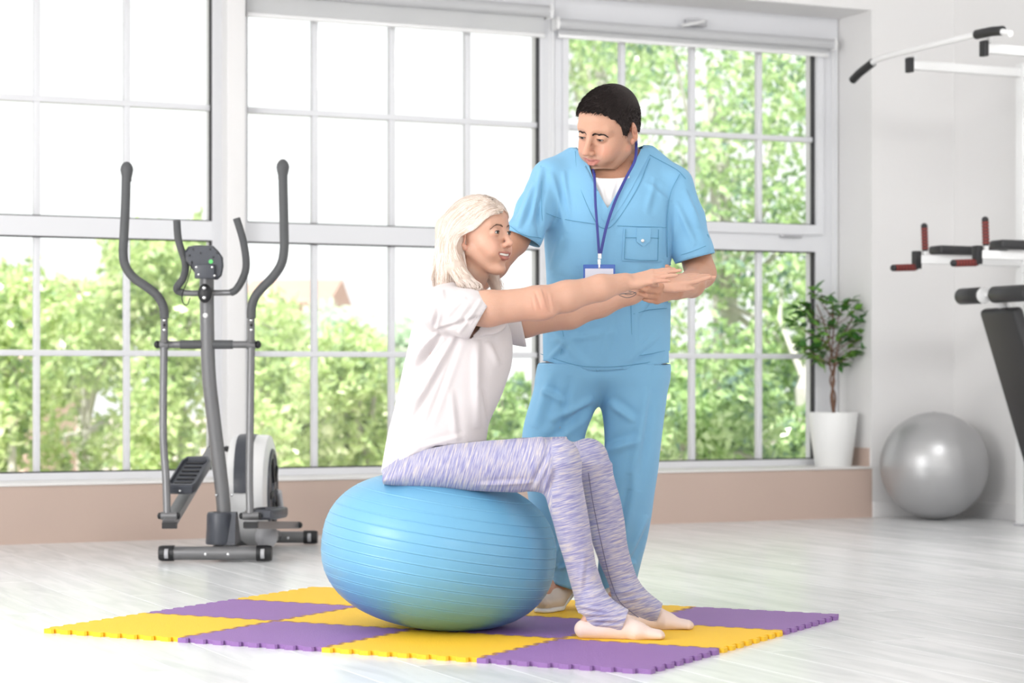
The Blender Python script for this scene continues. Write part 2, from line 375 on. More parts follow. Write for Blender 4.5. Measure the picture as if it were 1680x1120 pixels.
M['leaf_tree'] = leaf_mat('pale_tree_leaf', [(.20, .31, .27), (.40, .58, .24), (.80, .92, .58)])
M['leaf_bush'] = leaf_mat('bush_leaf', [(.34, .46, .26), (.58, .72, .32), (.88, .92, .66)])
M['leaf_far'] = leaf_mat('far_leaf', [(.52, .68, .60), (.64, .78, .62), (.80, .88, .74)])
M['pale_bark'] = mat('pale_bark', (.62, .60, .56), .8, bump=.5, scale=20, vary=.3, vscale=8)
def foliage(blobs, n, size, seed, hollow=.55):
    "n leaf rhombs scattered through ellipsoid blobs [(cx,cy,cz,rx,ry,rz)]"
    r = np.random.RandomState(seed); B = np.array(blobs, float); w_ = (B[:, 3] * B[:, 4] * B[:, 5]) ** (2 / 3); idx = r.choice(len(B), n, p=w_ / w_.sum())
    d = r.normal(size=(n, 3)); d /= np.linalg.norm(d, axis=1)[:, None]; rad = (hollow + (1 - hollow) * r.rand(n)) ** .8
    P = B[idx, :3] + d * rad[:, None] * B[idx, 3:] * (1 + .18 * np.sin(d[:, :1] * 7 + B[idx, :1] * 5) * np.cos(d[:, 2:] * 6))
    a = r.normal(size=(n, 3)); a /= np.linalg.norm(a, axis=1)[:, None]; b = np.cross(a, r.normal(size=(n, 3))); b /= np.linalg.norm(b, axis=1)[:, None]
    s = size * (.6 + .8 * r.rand(n))[:, None]
    V = np.stack([P - a * s, P + b * s * .5, P + a * s, P - b * s * .5], 1).reshape(-1, 3); Q = np.arange(4 * n).reshape(n, 4)
    return V, Q
GROUND = -.9
def tree(name, label, base, blobs, n, size, m, trunk, seed, group=None, branches=()):
    t = thing(name, label, 'tree' if 'tree' in name else 'bush', base, group=group)
    V, Q = foliage(np.array(blobs) - np.array([*base, 0, 0, 0]), n, size, seed)
    tag(quads_obj('foliage', V, Q, m, t, smooth=False), kind='stuff')
    mb = MB(); b0 = Vector(base); rr = random.Random(seed)
    for pts, r0 in trunk: mb.tube([Vector(q) - b0 for q in pts], [r0 * (1 - .6 * k / (len(pts) - 1)) for k in range(len(pts))], 8)
    for bl in blobs[:14]:
        c = Vector(bl[:3]) - b0; st = Vector(trunk[0][0][min(1, len(trunk[0][0]) - 1)]) - b0
        mb.tube([st.lerp(c, .0), st.lerp(c, .5) + Vector((rr.uniform(-.1, .1), rr.uniform(-.1, .1), .15)), c], [.03, .02, .008], 5)
    mb.build('trunk', M['pale_bark'], t)
    return t
rg = random.Random(11)
def blobs_px(boxes, Y0, Y1, r0, r1, n):
    out = []
    for _ in range(n):
        x0, y0, x1, y1 = rg.choice(boxes); Y = rg.uniform(Y0, Y1); q = W(rg.uniform(x0, x1), rg.uniform(y0, y1), Y); r = rg.uniform(r0, r1); out.append((*q, r, r, r * rg.uniform(.8, 1.2)))
    return out
# the tall tree beyond the right window and its neighbours
b = W(1200, 900, 19); base = (b.x, b.y, GROUND)
bl = blobs_px([(1010, -60, 1420, 200), (1060, 150, 1460, 420), (1130, 380, 1480, 640), (1080, 560, 1480, 760)], 17.5, 20.5, .25, .5, 95)
tree('garden_tree', 'tall leafy tree filling the view through the right window', base, bl, 14500, .047, M['leaf_tree'], [([base, W(1190, 500, 19), W(1170, 100, 19)], .16)], 1)
b = W(1000, 900, 23); base = (b.x, b.y, GROUND)
bl = blobs_px([(930, -60, 1060, 120), (925, 80, 1060, 330), (950, 300, 1100, 560), (1080, 560, 1200, 760)], 21.5, 24, .25, .45, 42)
tree('garden_tree', 'sparser bluish tree behind the standing man seen past his head', base, bl, 4600, .05, M['leaf_tree'], [([base, W(1000, 500, 23), W(985, 100, 23)], .12)], 2)
b = W(1355, 900, 17); base = (b.x, b.y, GROUND)
tree('garden_tree', 'leaning pale trunk tree behind the potted plant', base, blobs_px([(1280, 420, 1520, 560), (1330, 640, 1500, 760)], 17, 18.5, .2, .35, 12), 2600, .05, M['leaf_tree'], [([base, W(1325, 640, 17), W(1385, 470, 17.4), W(1420, 330, 18)], .13)], 3)
# low bushes beyond the left and middle windows
def bush(label, cx, box, Y, n, nl, seed, m='leaf_bush', size=.05, r=(.2, .4)):
    b = W(cx, 700, Y); base = (b.x, b.y, GROUND)
    tree('garden_bush', label, base, blobs_px(box, Y - .8, Y + .8, *r, n), nl, size, M[m], [([base, W(cx, (box[0][1] + box[0][3]) / 2 + 40, Y)], .05)], seed)
bush('bright green bush at the far left behind the first panes', 20, [(-90, 470, 60, 640), (-90, 600, 50, 780)], 19, 22, 6500, 4)
bush('pale green bush left of the elliptical trainer', 140, [(75, 560, 200, 780), (90, 480, 200, 600)], 20.5, 20, 6000, 5)
bush('tall round bush directly behind the elliptical trainer', 300, [(200, 440, 345, 600), (200, 600, 345, 790), (220, 400, 330, 470)], 19.5, 34, 10000, 6)
bush('loose bush right of the white pillar', 460, [(410, 500, 500, 640), (420, 640, 640, 790)], 18.5, 26, 7500, 7)
bush('bush of fresh leaves left of the woman\'s back', 600, [(560, 620, 660, 790), (500, 700, 640, 790), (540, 580, 610, 640)], 17.5, 20, 5200, 8)
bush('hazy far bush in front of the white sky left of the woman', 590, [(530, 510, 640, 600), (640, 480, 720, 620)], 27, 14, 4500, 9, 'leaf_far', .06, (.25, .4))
bush('small leafy bush between the woman and the man', 830, [(800, 680, 870, 790), (820, 640, 860, 700), (950, 650, 1000, 780)], 16.5, 14, 2600, 10, 'leaf_tree', .045, (.1, .22))
bush('low bush under the right window behind the man\'s legs', 1130, [(1080, 640, 1350, 800)], 16.5, 18, 4500, 12, 'leaf_tree', .05, (.2, .3))
# pale ground, a pink house and a low wall beyond the bushes
tag(MB().box((-30, 11.3, GROUND - .3), (60, 90, GROUND)).build('ground', mat('pale_garden_ground', (.62, .55, .46), .9, bump=.3, scale=3, vary=.2, vscale=1), smooth=False), 'pale sunlit garden ground outside', 'ground', kind='structure')
M['pink'] = mat('pink_render', (.72, .54, .47), .85, bump=.2, scale=8, vary=.12, vscale=1.5)
M['rooftile'] = mat('faded_roof_tiles', (.50, .33, .27), .8, bump=.4, scale=12, vary=.2, vscale=4)
def house(label, px0, px1, ytop, Y):
    a, b = W(px0, 600, Y), W(px1, 600, Y); zt = H - (ytop - HY) / F * Y; L_ = (b - a).length; ang = math.atan2(b.y - a.y, b.x - a.x)
    t = thing('garden_house', label, 'house', (a.x, a.y, GROUND), ang); hz = zt - GROUND
    MB().box((0, 0, 0), (L_, 3.5, hz)).build('walls', M['pink'], t, smooth=False)
    MB().prism([(-.35, hz), (3.85, hz), (3.7, hz + .08), (1.75, hz + .42), (-.2, hz + .08)], -.3, L_ + .3, 'x').build('roof', M['rooftile'], t, smooth=False)
    for k in range(int(L_ // 1.6)):
        x = .5 + k * 1.6
        w_ = MB().box((x, -.04, hz - 1.35), (x + .7, .02, hz - .35), bev=.01).build('window_frame', M['white_plastic'], t)
        MB().box((x + .06, -.05, hz - 1.29), (x + .64, -.038, hz - .41)).build('pane', M['plastic_dark'], w_, smooth=False)
    return t
house('low pinkish house with brown roof edge right of the white pillar', 425, 512, 498, 31)
house('pinkish house behind the bush at the far left', -60, 40, 500, 29)

# ------------------------------------------------------------------ jigsaw mat: 4 x 3 foam tiles
MT = .013                                     # thickness
MAT_X, MAT_Y, MAT_A = -1.3938, 6.5706, .4851  # near-left corner and heading in view axes
mat_t = thing('puzzle_mat', 'flat jigsaw floor mat of yellow and purple foam tiles under the blue ball', 'mat', c2w(MAT_X, MAT_Y), -TH - MAT_A)
M['foam_yellow'] = mat('yellow_foam', (.95, .56, .02), .62, bump=.25, scale=260, vary=.03, vscale=3)
M['foam_purple'] = mat('purple_foam', (.29, .15, .40), .62, bump=.25, scale=260, vary=.03, vscale=3)
TS, NT = .4915, 8
def edge_profile(phase):
    "one tile side as (along, out) points: eight slightly dovetailed teeth, out = +-d"
    d, p = .0095, TS / NT; out = []
    for k in range(NT):
        s = k * p; a, b, e = .25 * p, .75 * p, .05 * p
        o = d if phase else -d
        out += [(s + a + e * (1 if phase else -1) * .0 , -d * (1 if phase else -1) * 0 + 0.0)] if 0 else []
        q = [(s + a, -o * .0), (s + a - e, o * .6), (s + a + .3 * e, o), (s + b - .3 * e, o), (s + b + e, o * .6), (s + b, 0)] if o > 0 else [(s + a, 0), (s + a + 0 * e, 0)]
        if o > 0: out += q
    return out
def tile_mesh():
    p = TS / NT; d = .0135; e = .07 * p; g = .0006
    # tooth out on a side: [a, b]; along the two 'tab' phases the teeth of neighbours interleave
    def side(ph):
        pts = []
        for k in range(NT):
            s = k * p + (0 if ph == 0 else p / 2); a, b = s, s + p / 2
            pts += [(a + g, 0 if False else g * -1), (a - e + g, d * .55), (a + .2 * e + g, d), (b - .2 * e - g, d), (b + e - g, d * .55), (b - g, -g)]
        return [(min(max(x, 0.0), TS), y) for x, y in pts]
    P = []
    for x, y in side(0): P.append((x, -y))                     # near side
    for x, y in side(0): P.append((TS + y, x))                 # right side
    for x, y in side(1): P.append((TS - (TS - x) , TS + y)) if 0 else None
    for x, y in reversed(side(1)): P.append((x, TS + y))       # far side
    for x, y in reversed(side(1)): P.append((-y, x))           # left side
    return P
poly = tile_mesh()
tile_p = MB().prism(poly, 0, MT, 'z')
tm = tile_p.build('foam_tile', M['foam_yellow'], mat_t, smooth=False)
bm = bmesh.new(); bm.from_mesh(tm.data); bmesh.ops.triangulate(bm, faces=[f for f in bm.faces if len(f.verts) > 4]); bm.to_mesh(tm.data); bm.free()
me_y = tm.data; me_p = me_y.copy(); me_p.materials.clear(); me_p.materials.append(M['foam_purple']); bpy.data.objects.remove(tm)
for j in range(3):
    for i in range(4):
        yel = (i + j) % 2 == 0
        o = bpy.data.objects.new('foam_tile', me_y if yel else me_p); COL.objects.link(o); o.parent = mat_t; o.location = (i * TS, j * TS, 0)
        o['label'] = 'yellow foam tile with toothed edges' if yel else 'purple foam tile with toothed edges'

# ------------------------------------------------------------------ blue gym ball, squashed by the sitter
def ball_mat(name, c, rough, metal=0, bump=.02):
    m = mat(name, c, rough, metal=metal, bump=bump, scale=500, spec=.5, coat=.15); return m
M['blue_ball'] = ball_mat('blue_rubber', (.15, .40, .61), .40)
M['silver_ball'] = mat('silver_rubber', (.48, .48, .485), .36, metal=.55, bump=.05, scale=60)
BX, BY, BZ, BA, BC = (720 - 840) / F * 6.60, 6.60, .2415, .3535, .2335
def gym_ball():
    t, c0 = view_thing('gym_ball', 'big blue ribbed exercise ball squashed under the sitting woman', 'exercise ball', BX, BY, MT)
    nu, nv = 160, 620; tt = np.linspace(0, PI, nv + 1); ph = np.linspace(0, 2 * PI, nu, endpoint=False)
    T_, P_ = np.meshgrid(tt, ph, indexing='ij'); c, s = np.cos(T_), np.sin(T_)
    ex = 2.35
    r = 1 / (np.abs(s) ** ex + np.abs(c) ** ex) ** (1 / ex)
    zl = r * c; rl = r * s
    ribs = 0
    zr_ = zl + rl * np.cos(P_) * .075             # the rings sit askew on the squashed ball
    for k in range(-7, 8):                        # moulded rings: a groove with a raised edge
        q = k * .128 + .03; ribs = ribs - np.exp(-((zr_ - q) / .0042) ** 2) + .55 * np.exp(-((zr_ - q - .011) / .007) ** 2)
    rl = rl * (1 + .0060 * ribs)
    x, y, z = BA * rl * np.cos(P_), BA * rl * np.sin(P_), zl
    z = BC * z
    a = 6.5 * D2R; xr = x * math.cos(a) + z * math.sin(a); zr = -x * math.sin(a) + z * math.cos(a)
    zr = np.where(zr < 0, zr, zr)
    x, z = xr, zr
    lo = -BC * .985; z = np.where(z < lo + .03, lo + (z - lo) * .0 + np.maximum(z - lo, -.0) * 1.0 * (z > lo), z)
    z = np.maximum(z, lo)
    # seat dent: the thighs press the top down towards the right
    top = BC * .99 - .1 * np.clip(x + .02, -.2, .3); z = np.minimum(z, top + .012 * np.sin(0 * x))
    V = np.stack([x, y, z - lo], -1).reshape(-1, 3)
    i = np.arange(nv)[:, None]; k = np.arange(nu)[None]; Q = np.stack([i * nu + k, (i + 1) * nu + k, (i + 1) * nu + (k + 1) % nu, i * nu + (k + 1) % nu], -1).reshape(-1, 4)
    o = quads_obj('ball_skin', V, Q, M['blue_ball'], t)
    MB().lathe([(0, 0), (.009, 0), (.009, .004), (.006, .006), (0, .006)], (0, BA * .985, BC * .95), 16, Matrix.Rotation(-PI / 2, 3, 'X')).build('valve_plug', M['white_plastic'], t)
    return t
gym_ball()
def silver():
    Y = 11.8; X = (1533 - 840) / F * Y; R = .289
    t, c0 = view_thing('gym_ball', 'silver grey exercise ball on the floor in the corner of the room', 'exercise ball', X, Y, 0)
    prof = []
    for k in range(161):
        a = PI * k / 160; z = -math.cos(a); r = math.sin(a); rb = sum(math.exp(-((z - q * .07) / .006) ** 2) for q in range(-9, 10))
        prof.append((R * r * (1 + .0012 * rb), max(R * z + R, .0)))
    MB().lathe(prof, n=96).build('ball_skin', M['silver_ball'], t)
    MB().lathe([(0, 0), (.011, 0), (.010, .004), (0, .005)], (0, 0, 2 * R - .002), 16).build('valve_plug', M['grey_plastic'], t)
silver()

# ------------------------------------------------------------------ elliptical trainer, square to the view
def elliptical():
    t, o = view_thing('elliptical_trainer', 'grey elliptical cross trainer with white flywheel housing by the windows', 'exercise machine', C(353, 922, 9.08)[0], 9.08, 0)
    P = lambda px, py, Y: C(px, py, Y) - o
    G, B_, K, CH, WP = M['metal_grey'], M['foam_grey'], M['plastic_dark'], M['chrome'], M['white_plastic']
    # stabilisers
    def stabil(xl, xr, py, Y, r):
        a, b = P(xl, py, Y), P(xr, py, Y); a[2] = b[2] = r + .004; d = np.array([.05, 0, 0])
        s = MB().tube([a + d, b - d], r * .86, 20).build('stabiliser', G, t)
        for q, sg in ((a, 1), (b, -1)):
            cp = MB().tube([q, q + d * .25 * sg, q + d * 1.25 * sg], [r * .9, r, r], 20).build('end_cap', M['black'], s)
        for q, sg in ((a, 1), (b, -1)):
            MB().tube([q + d * .55 * sg + np.array([0, -r * .75, 0]), q + d * .85 * sg + np.array([0, -r * .75, 0])], r * .62, 16).build('wheel', M['grey_plastic'], s)
        for k in (.42, .62):
            c = a + (b - a) * k; MB().ball(c + np.array([0, -r * .9, -.002]), (.007, .004, .007), 10, 6).build('bolt', CH, s)
    stabil(261, 446, 908, 9.08, .033)
    stabil(396, 521, 880, 10.02, .031)
    # long beam joining the stabilisers
    MB().tube([P(352, 905, 9.1), P(380, 888, 9.6), P(455, 878, 10.0)], .025, 12).build('base_beam', G, t)
    # mast
    mp = spline([P(368, 850, 9.16), P(364, 800, 9.16), P(352, 700, 9.15), P(343, 620, 9.14), P(340, 540, 9.13), P(339, 437, 9.12)], 6)
    mr = [.027 + .003 * (1 - k / len(mp)) for k in range(len(mp))]
    MB().tube(mp, .0295, 24).build('mast', G, t)
    MB().ball(P(339, 437, 9.12), (.029, .029, .02), 20, 10).build('mast_cap', B_, t)
    cv = P(361, 866, 9.14)
    MB().lathe([(.058, -.066), (.060, -.06), (.056, 0), (.055, .055), (.05, .066), (.03, .068)], cv, 28).prism([(-.05 + cv[1], cv[2] - .066), (.16 + cv[1], cv[2] - .066), (.04 + cv[1], cv[2] + .066), (-.02 + cv[1], cv[2] + .066)], cv[0] + .0, cv[0] + .068, 'x').build('mast_cover', K, t)
    for px, py in ((355, 812), (380, 812)): MB().ball(P(px, py, 9.13), .006, 8, 6).build('bolt', CH, t)
    MB().ball(P(337, 517, 9.10), (.011, .005, .011), 12, 8).build('button', WP, t)
    # fixed handlebar
    hb = spline([P(290, 362, 9.0), P(293, 395, 9.02), P(304, 432, 9.04), P(301, 455, 9.06), P(290, 472, 9.08), P(296, 479, 9.09), P(316, 481, 9.09), P(340, 480, 9.09), P(366, 480, 9.09), P(385, 477, 9.08), P(399, 455, 9.06), P(404, 432, 9.04), P(399, 395, 9.02), P(388, 358, 9.0)], 6)
    MB().tube(hb, .0125, 16).build('fixed_handlebar', G, t)
    n = len(hb)
    MB().tube(hb[:int(n * .42)], .0155, 16).build('foam_grip', B_, t); MB().tube(hb[int(n * .66):], .0155, 16).build('foam_grip', B_, t)
    # clamp
    MB().ball(P(336, 481, 9.055), (.029, .016, .04), 20, 14).build('clamp', M['black'], t)
    for py in (472, 488): MB().ball(P(335, py, 9.035), (.008, .004, .008), 10, 6).build('bolt', CH, t)
    # console seen from behind
    con = MB(); c = P(336, 431, 9.07)
    pts = [(303, 412), (309, 404), (322, 402), (350, 403), (358, 411), (366, 422), (367, 437), (364, 452), (357, 459), (348, 458), (330, 456), (322, 451), (311, 436), (305, 428)]
    def ring(scale, Y): return [((P(336, 431, Y) + (P(a, b_, Y) - P(336, 431, Y)) * scale)) for a, b_ in pts]
    rings = [ring(.9, 8.985), ring(.99, 9.0), ring(1.0, 9.02), ring(.96, 9.05)]; V = [v for r in rings for v in r]; m_ = len(pts); Fs = [tuple(range(m_)), tuple(range(4 * m_ - 1, 3 * m_ - 1, -1))]
    for j in range(3):
        for i in range(m_): Fs.append((j * m_ + i, j * m_ + (i + 1) % m_, (j + 1) * m_ + (i + 1) % m_, (j + 1) * m_ + i))
    con.add(V, Fs); console = con.build('console', K, t, sharp=25)
    a, b_ = P(320, 434, 8.98), P(355, 458, 9.03); MB().box((a[0], 8.962 - o[1], b_[2]), (b_[0], 8.99 - o[1], a[2]), bev=.003).build('bracket_plate', K, console)
    for px, py in ((322, 438), (348, 438), (352, 452), (326, 450)): MB().ball(P(px, py, 8.962), (.005, .003, .005), 8, 6).build('bolt', CH, console)
    mg = mat('green_sticker', (.12, .62, .16), .4, bump=.01); MB().lathe([(0, 0), (.009, 0), (.009, .002), (0, .002)], P(346, 429, 8.984), 18, Matrix.Rotation(PI / 2, 3, 'X')).build('green_sticker', mg, console)
    for px, py in ((311, 419), (317, 409), (345, 409), (356, 415), (329, 415), (350, 422)): MB().box(P(px - 1.3, py + 1.3, 8.980), P(px + 1.3, py - 1.3, 8.99)).build('screw_hole', M['black'], console, smooth=False)
    MB().tube(spline([P(315, 428, 8.98), P(312, 445, 8.97), P(306, 465, 8.99), P(299, 482, 9.0), P(300, 496, 9.0), P(307, 500, 9.0), P(312, 488, 9.0)], 6), .0022, 6).build('cable', M['black'], t)
    # cross axle
    a, b_ = P(262, 565, 9.13), P(417, 565, 9.13); MB().tube([a, b_], .015, 18).build('cross_axle', M['metal_grey'], t)
    MB().tube([P(296, 565, 9.13), P(382, 565, 9.13)], .0185, 18).build('axle_sleeve', B_, t)
    # moving arms
    for k, (px0, top, pts) in enumerate([(206, 268, [(207, 290), (206, 330), (204, 375), (202, 415), (206, 437), (220, 456), (240, 470), (258, 485), (268, 503), (270, 522)]), (464, 264, [(464, 286), (465, 330), (466, 375), (466, 410), (461, 434), (447, 455), (431, 471), (419, 486), (413, 503), (412, 522)])]):
        cx = 269.5 if k == 0 else 412
        ar = MB().tube(spline([P(a, b_, 9.05) for a, b_ in pts], 5), .0188, 20).build('swing_handle', B_, t)
        q = P(*((208, 268) if k == 0 else (464, 264)), 9.05); z0 = q[2]
        MB().lathe([(0, .008), (.009, .006), (.018, -.002), (.0245, -.014), (.0265, -.026), (.024, -.042), (.0195, -.060), (.0195, -.074), (.0, -.074)], q, 24).build('handle_knob', M['metal_grey'] if 0 else B_, ar)
        tu = MB().tube([P(cx, 516, 9.06), P(cx, 560, 9.09)], .015, 18).build('joint_tube', G, t)
        for py in (525, 533, 541): MB().ball(P(cx, py, 9.045), (.0065, .004, .0065), 8, 6).build('bolt', M['black'] if py == 533 else CH, tu)
        MB().lathe([(.0155, -.018), (.020, -.018), (.020, .018), (.0155, .018)], P(cx, 565, 9.13), 20, Matrix.Rotation(PI / 2, 3, 'Y')).build('pivot_collar', G, t)
        ex = 258 if k == 0 else 423
        MB().ball(P(ex, 565, 9.13), (.014, .017, .017), 14, 10).build('pivot_cap', M['black'], t)
        lo = [(269, 570, 9.13), (268, 640, 9.12), (268, 720, 9.10), (272, 780, 9.08), (274, 842, 9.05)] if k == 0 else [(412, 570, 9.13), (411, 640, 9.12), (410, 720, 9.10), (409, 780, 9.08), (410, 842, 9.05)]
        MB().tube(spline([P(*v) for v in lo], 5), .0158, 18).build('lower_link', G, t)
        c = P(277 if k == 0 else 411, 846, 9.05)
        cl = MB().tube([c - np.array([.032, 0, 0]), c + np.array([.034, 0, 0])], .0165, 18).build('clevis', G, t)
        for sg in (-1, 1): MB().ball(c + np.array([sg * .038, 0, 0]), (.010, .014, .014), 12, 8).build('pivot_cap', M['black'], cl)
    # pedal bars and foot plates
    def bar(pts, w_, h_, name='pedal_bar'):
        m_ = MB(); Vv = []; P_ = [np.array(q) for q in pts]; d = (P_[1] - P_[0]) / np.linalg.norm(P_[1] - P_[0]); s = np.cross(d, [0, 0, 1]); s /= np.linalg.norm(s); u = np.cross(s, d)
        for q in P_:
            Vv += [q + s * w_ + u * h_, q - s * w_ + u * h_, q - s * w_ - u * h_, q + s * w_ - u * h_]
        Fs = [(0, 1, 2, 3), (7, 6, 5, 4)] + [(k, k + 4, (k + 1) % 4 + 4, (k + 1) % 4) for k in range(4)]
        m_.add(Vv, Fs); return m_.build(name, G, t, smooth=False), s, u, d
    def pedal(q0, q1, w_, name_lab):
        d = q1 - q0; L_ = np.linalg.norm(d); d /= L_; s = np.cross(d, [0, 0, 1]); s /= np.linalg.norm(s); u = np.cross(s, d); R = Matrix((s, d, u)).transposed(); c = q0
        out = [(-w_ * .8, 0), (-w_, .03), (-w_, L_ - .05), (-w_ * .75, L_), (w_ * .75, L_), (w_, L_ - .05), (w_, .03), (w_ * .8, 0)]
        V = []; n_ = len(out)
        for sc, z in ((.93, 0), (1, .01), (1, .036), (.95, .042), (.86, .042), (.84, .028)):
            V += [Vector(c) + R @ Vector(((x) * sc, L_ / 2 + (y - L_ / 2) * sc, z)) for x, y in out]
        Fs = [tuple(range(n_ - 1, -1, -1)), tuple(5 * n_ + k for k in range(n_))]
        for j in range(5):
            for i in range(n_): Fs.append((j * n_ + i, j * n_ + (i + 1) % n_, (j + 1) * n_ + (i + 1) % n_, (j + 1) * n_ + i))
        fp = MB().add(V, Fs).build('foot_plate', K, t, sharp=30)
        for k in range(6):
            y = L_ * (.16 + .13 * k); MB().add([Vector(c) + R @ Vector(v) for v in ((-w_ * .6, y, .029), (w_ * .6, y, .029), (w_ * .6, y + .012, .029), (-w_ * .6, y + .012, .029), (-w_ * .6, y, .033), (w_ * .6, y, .033), (w_ * .6, y + .012, .033), (-w_ * .6, y + .012, .033))], [(4, 5, 6, 7), (0, 1, 5, 4), (1, 2, 6, 5), (2, 3, 7, 6), (3, 0, 4, 7)]).build('tread', M['black'], fp, smooth=False)
        MB().ball(Vector(c) + R @ Vector((0, -.002, .02)), .006, 8, 6).build('bolt', CH, fp)
    e0, e1 = P(277, 860, 9.0), P(350, 738, 9.98)
    bar([e0, e1], .026, .016); pedal(P(296, 812, 9.15), P(326, 762, 9.52), .062, '')
    MB().box(P(265.5, 867, 8.985), P(291, 856, 9.02)).build('bar_end', M['black'], t, smooth=False)
    MB().tube([P(345, 736, 9.98), P(372, 736, 9.98)], .010, 12).build('crank_pin', M['black'], t)
    for px in (345, 372): MB().ball(P(px, 736, 9.98), .014, 10, 8).build('pivot_cap', M['black'], t)
    e0, e1 = P(411, 861, 9.0), P(481, 861, 9.75)
    bar([e0, e1], .026, .016); pedal(P(424, 853, 9.06), P(452, 847, 9.46), .062, '')
    MB().box(P(399, 866, 8.985), P(424.5, 855, 9.02)).build('bar_end', M['black'], t, smooth=False)
    MB().tube([P(474, 861, 9.75), P(492, 861, 9.75)], .012, 12).build('crank_pin', M['black'], t)
    MB().ball(P(491, 861, 9.75), .015, 10, 8).build('pivot_cap', M['black'], t)
    # flywheel housing, extruded outline with rounded shoulders
    yc, zc = 9.80 - o[1], .262
    def outline(s):
        pts_ = []
        for k in range(48):
            a = 2 * PI * k / 48; ry, rz = .315, .246
            y = ry * math.cos(a); z = rz * math.sin(a)
            if z < 0 and y < 0: y *= 1 + .12 * (-z / rz)
            pts_.append((yc + y * s, zc + z * s))
        return pts_
    def slab(name, x0, x1, m_, so=1.0, parent=t, bulge=.02, s_in=.9):
        V = []; n_ = 48
        for s, x in ((s_in * so, x0), (.985 * so, x0 + bulge * .35), (so, x0 + bulge), (so, x1 - bulge), (.985 * so, x1 - bulge * .35), (s_in * so, x1)):
            V += [(x, y, z) for y, z in outline(s)]
        Fs = [tuple(range(n_)), tuple(range(6 * n_ - 1, 5 * n_ - 1, -1))]
        for j in range(5):
            for i in range(n_): Fs.append((j * n_ + i, (j + 1) * n_ + i, (j + 1) * n_ + (i + 1) % n_, j * n_ + (i + 1) % n_))
        return MB().add(V, Fs).build(name, m_, parent, sharp=50)
    x0, x1 = P(377, 800, 9.6)[0] - .012, P(432, 800, 9.6)[0] + .014
    hs = slab('flywheel_housing', x0, x1, WP, 1.0)
    # dark band over the top of the housing
    V = []; n_ = 0
    for k in range(0, 22):
        a = (62 + k * 5.6) * D2R; s = 1.012; y, z = yc + .315 * math.cos(a) * s, zc + .246 * math.sin(a) * s
        wx = .04 - .012 * abs(k - 8) / 14; xm = (x0 + x1) / 2 - .014
        V += [(xm - wx, y, z), (xm, y + .004 * math.cos(a), z + .004 * math.sin(a)), (xm + wx, y, z), (xm + wx, y - .012 * math.cos(a), z - .012 * math.sin(a)), (xm - wx, y - .012 * math.cos(a), z - .012 * math.sin(a))]; n_ += 1
    Fs = [(5 * j + i, 5 * (j + 1) + i, 5 * (j + 1) + (i + 1) % 5, 5 * j + (i + 1) % 5) for j in range(n_ - 1) for i in range(5)] + [(0, 1, 2, 3, 4), tuple(5 * (n_ - 1) + i for i in (4, 3, 2, 1, 0))]
    MB().add(V, Fs).build('top_band', K, hs, sharp=60)
    MB().lathe([(0, 0), (.19, 0), (.195, .004), (.19, .012), (.17, .014), (.165, .008), (.05, .010), (.045, .02), (0, .022)], (x1 - .004, yc + .02, zc - .01), 40, Matrix.Rotation(PI / 2, 3, 'Y')).build('side_disc', K, hs)
    for k in range(5):
        a = 2 * PI * k / 5 + .4; R = Matrix.Rotation(a, 3, 'X'); MB().box((.006, -.012, .05), (.016, .012, .16), bev=.004, R=R, c=(x1, yc + .02, zc - .01)).build('disc_spoke', M['black'], hs)
    MB().tube([(x1 + .02, yc + .02, zc - .01), (x1 + .03, yc + .03, zc - .01), (x1 + .034, yc + .10, zc - .10)], .013, 12).build('crank', M['grey_plastic'], hs)
    MB().ball((x1 + .0, yc - .2, .07), (.05, .13, .055), 20, 12).build('lower_shroud', M['grey_plastic'], hs)
    return t
elliptical()

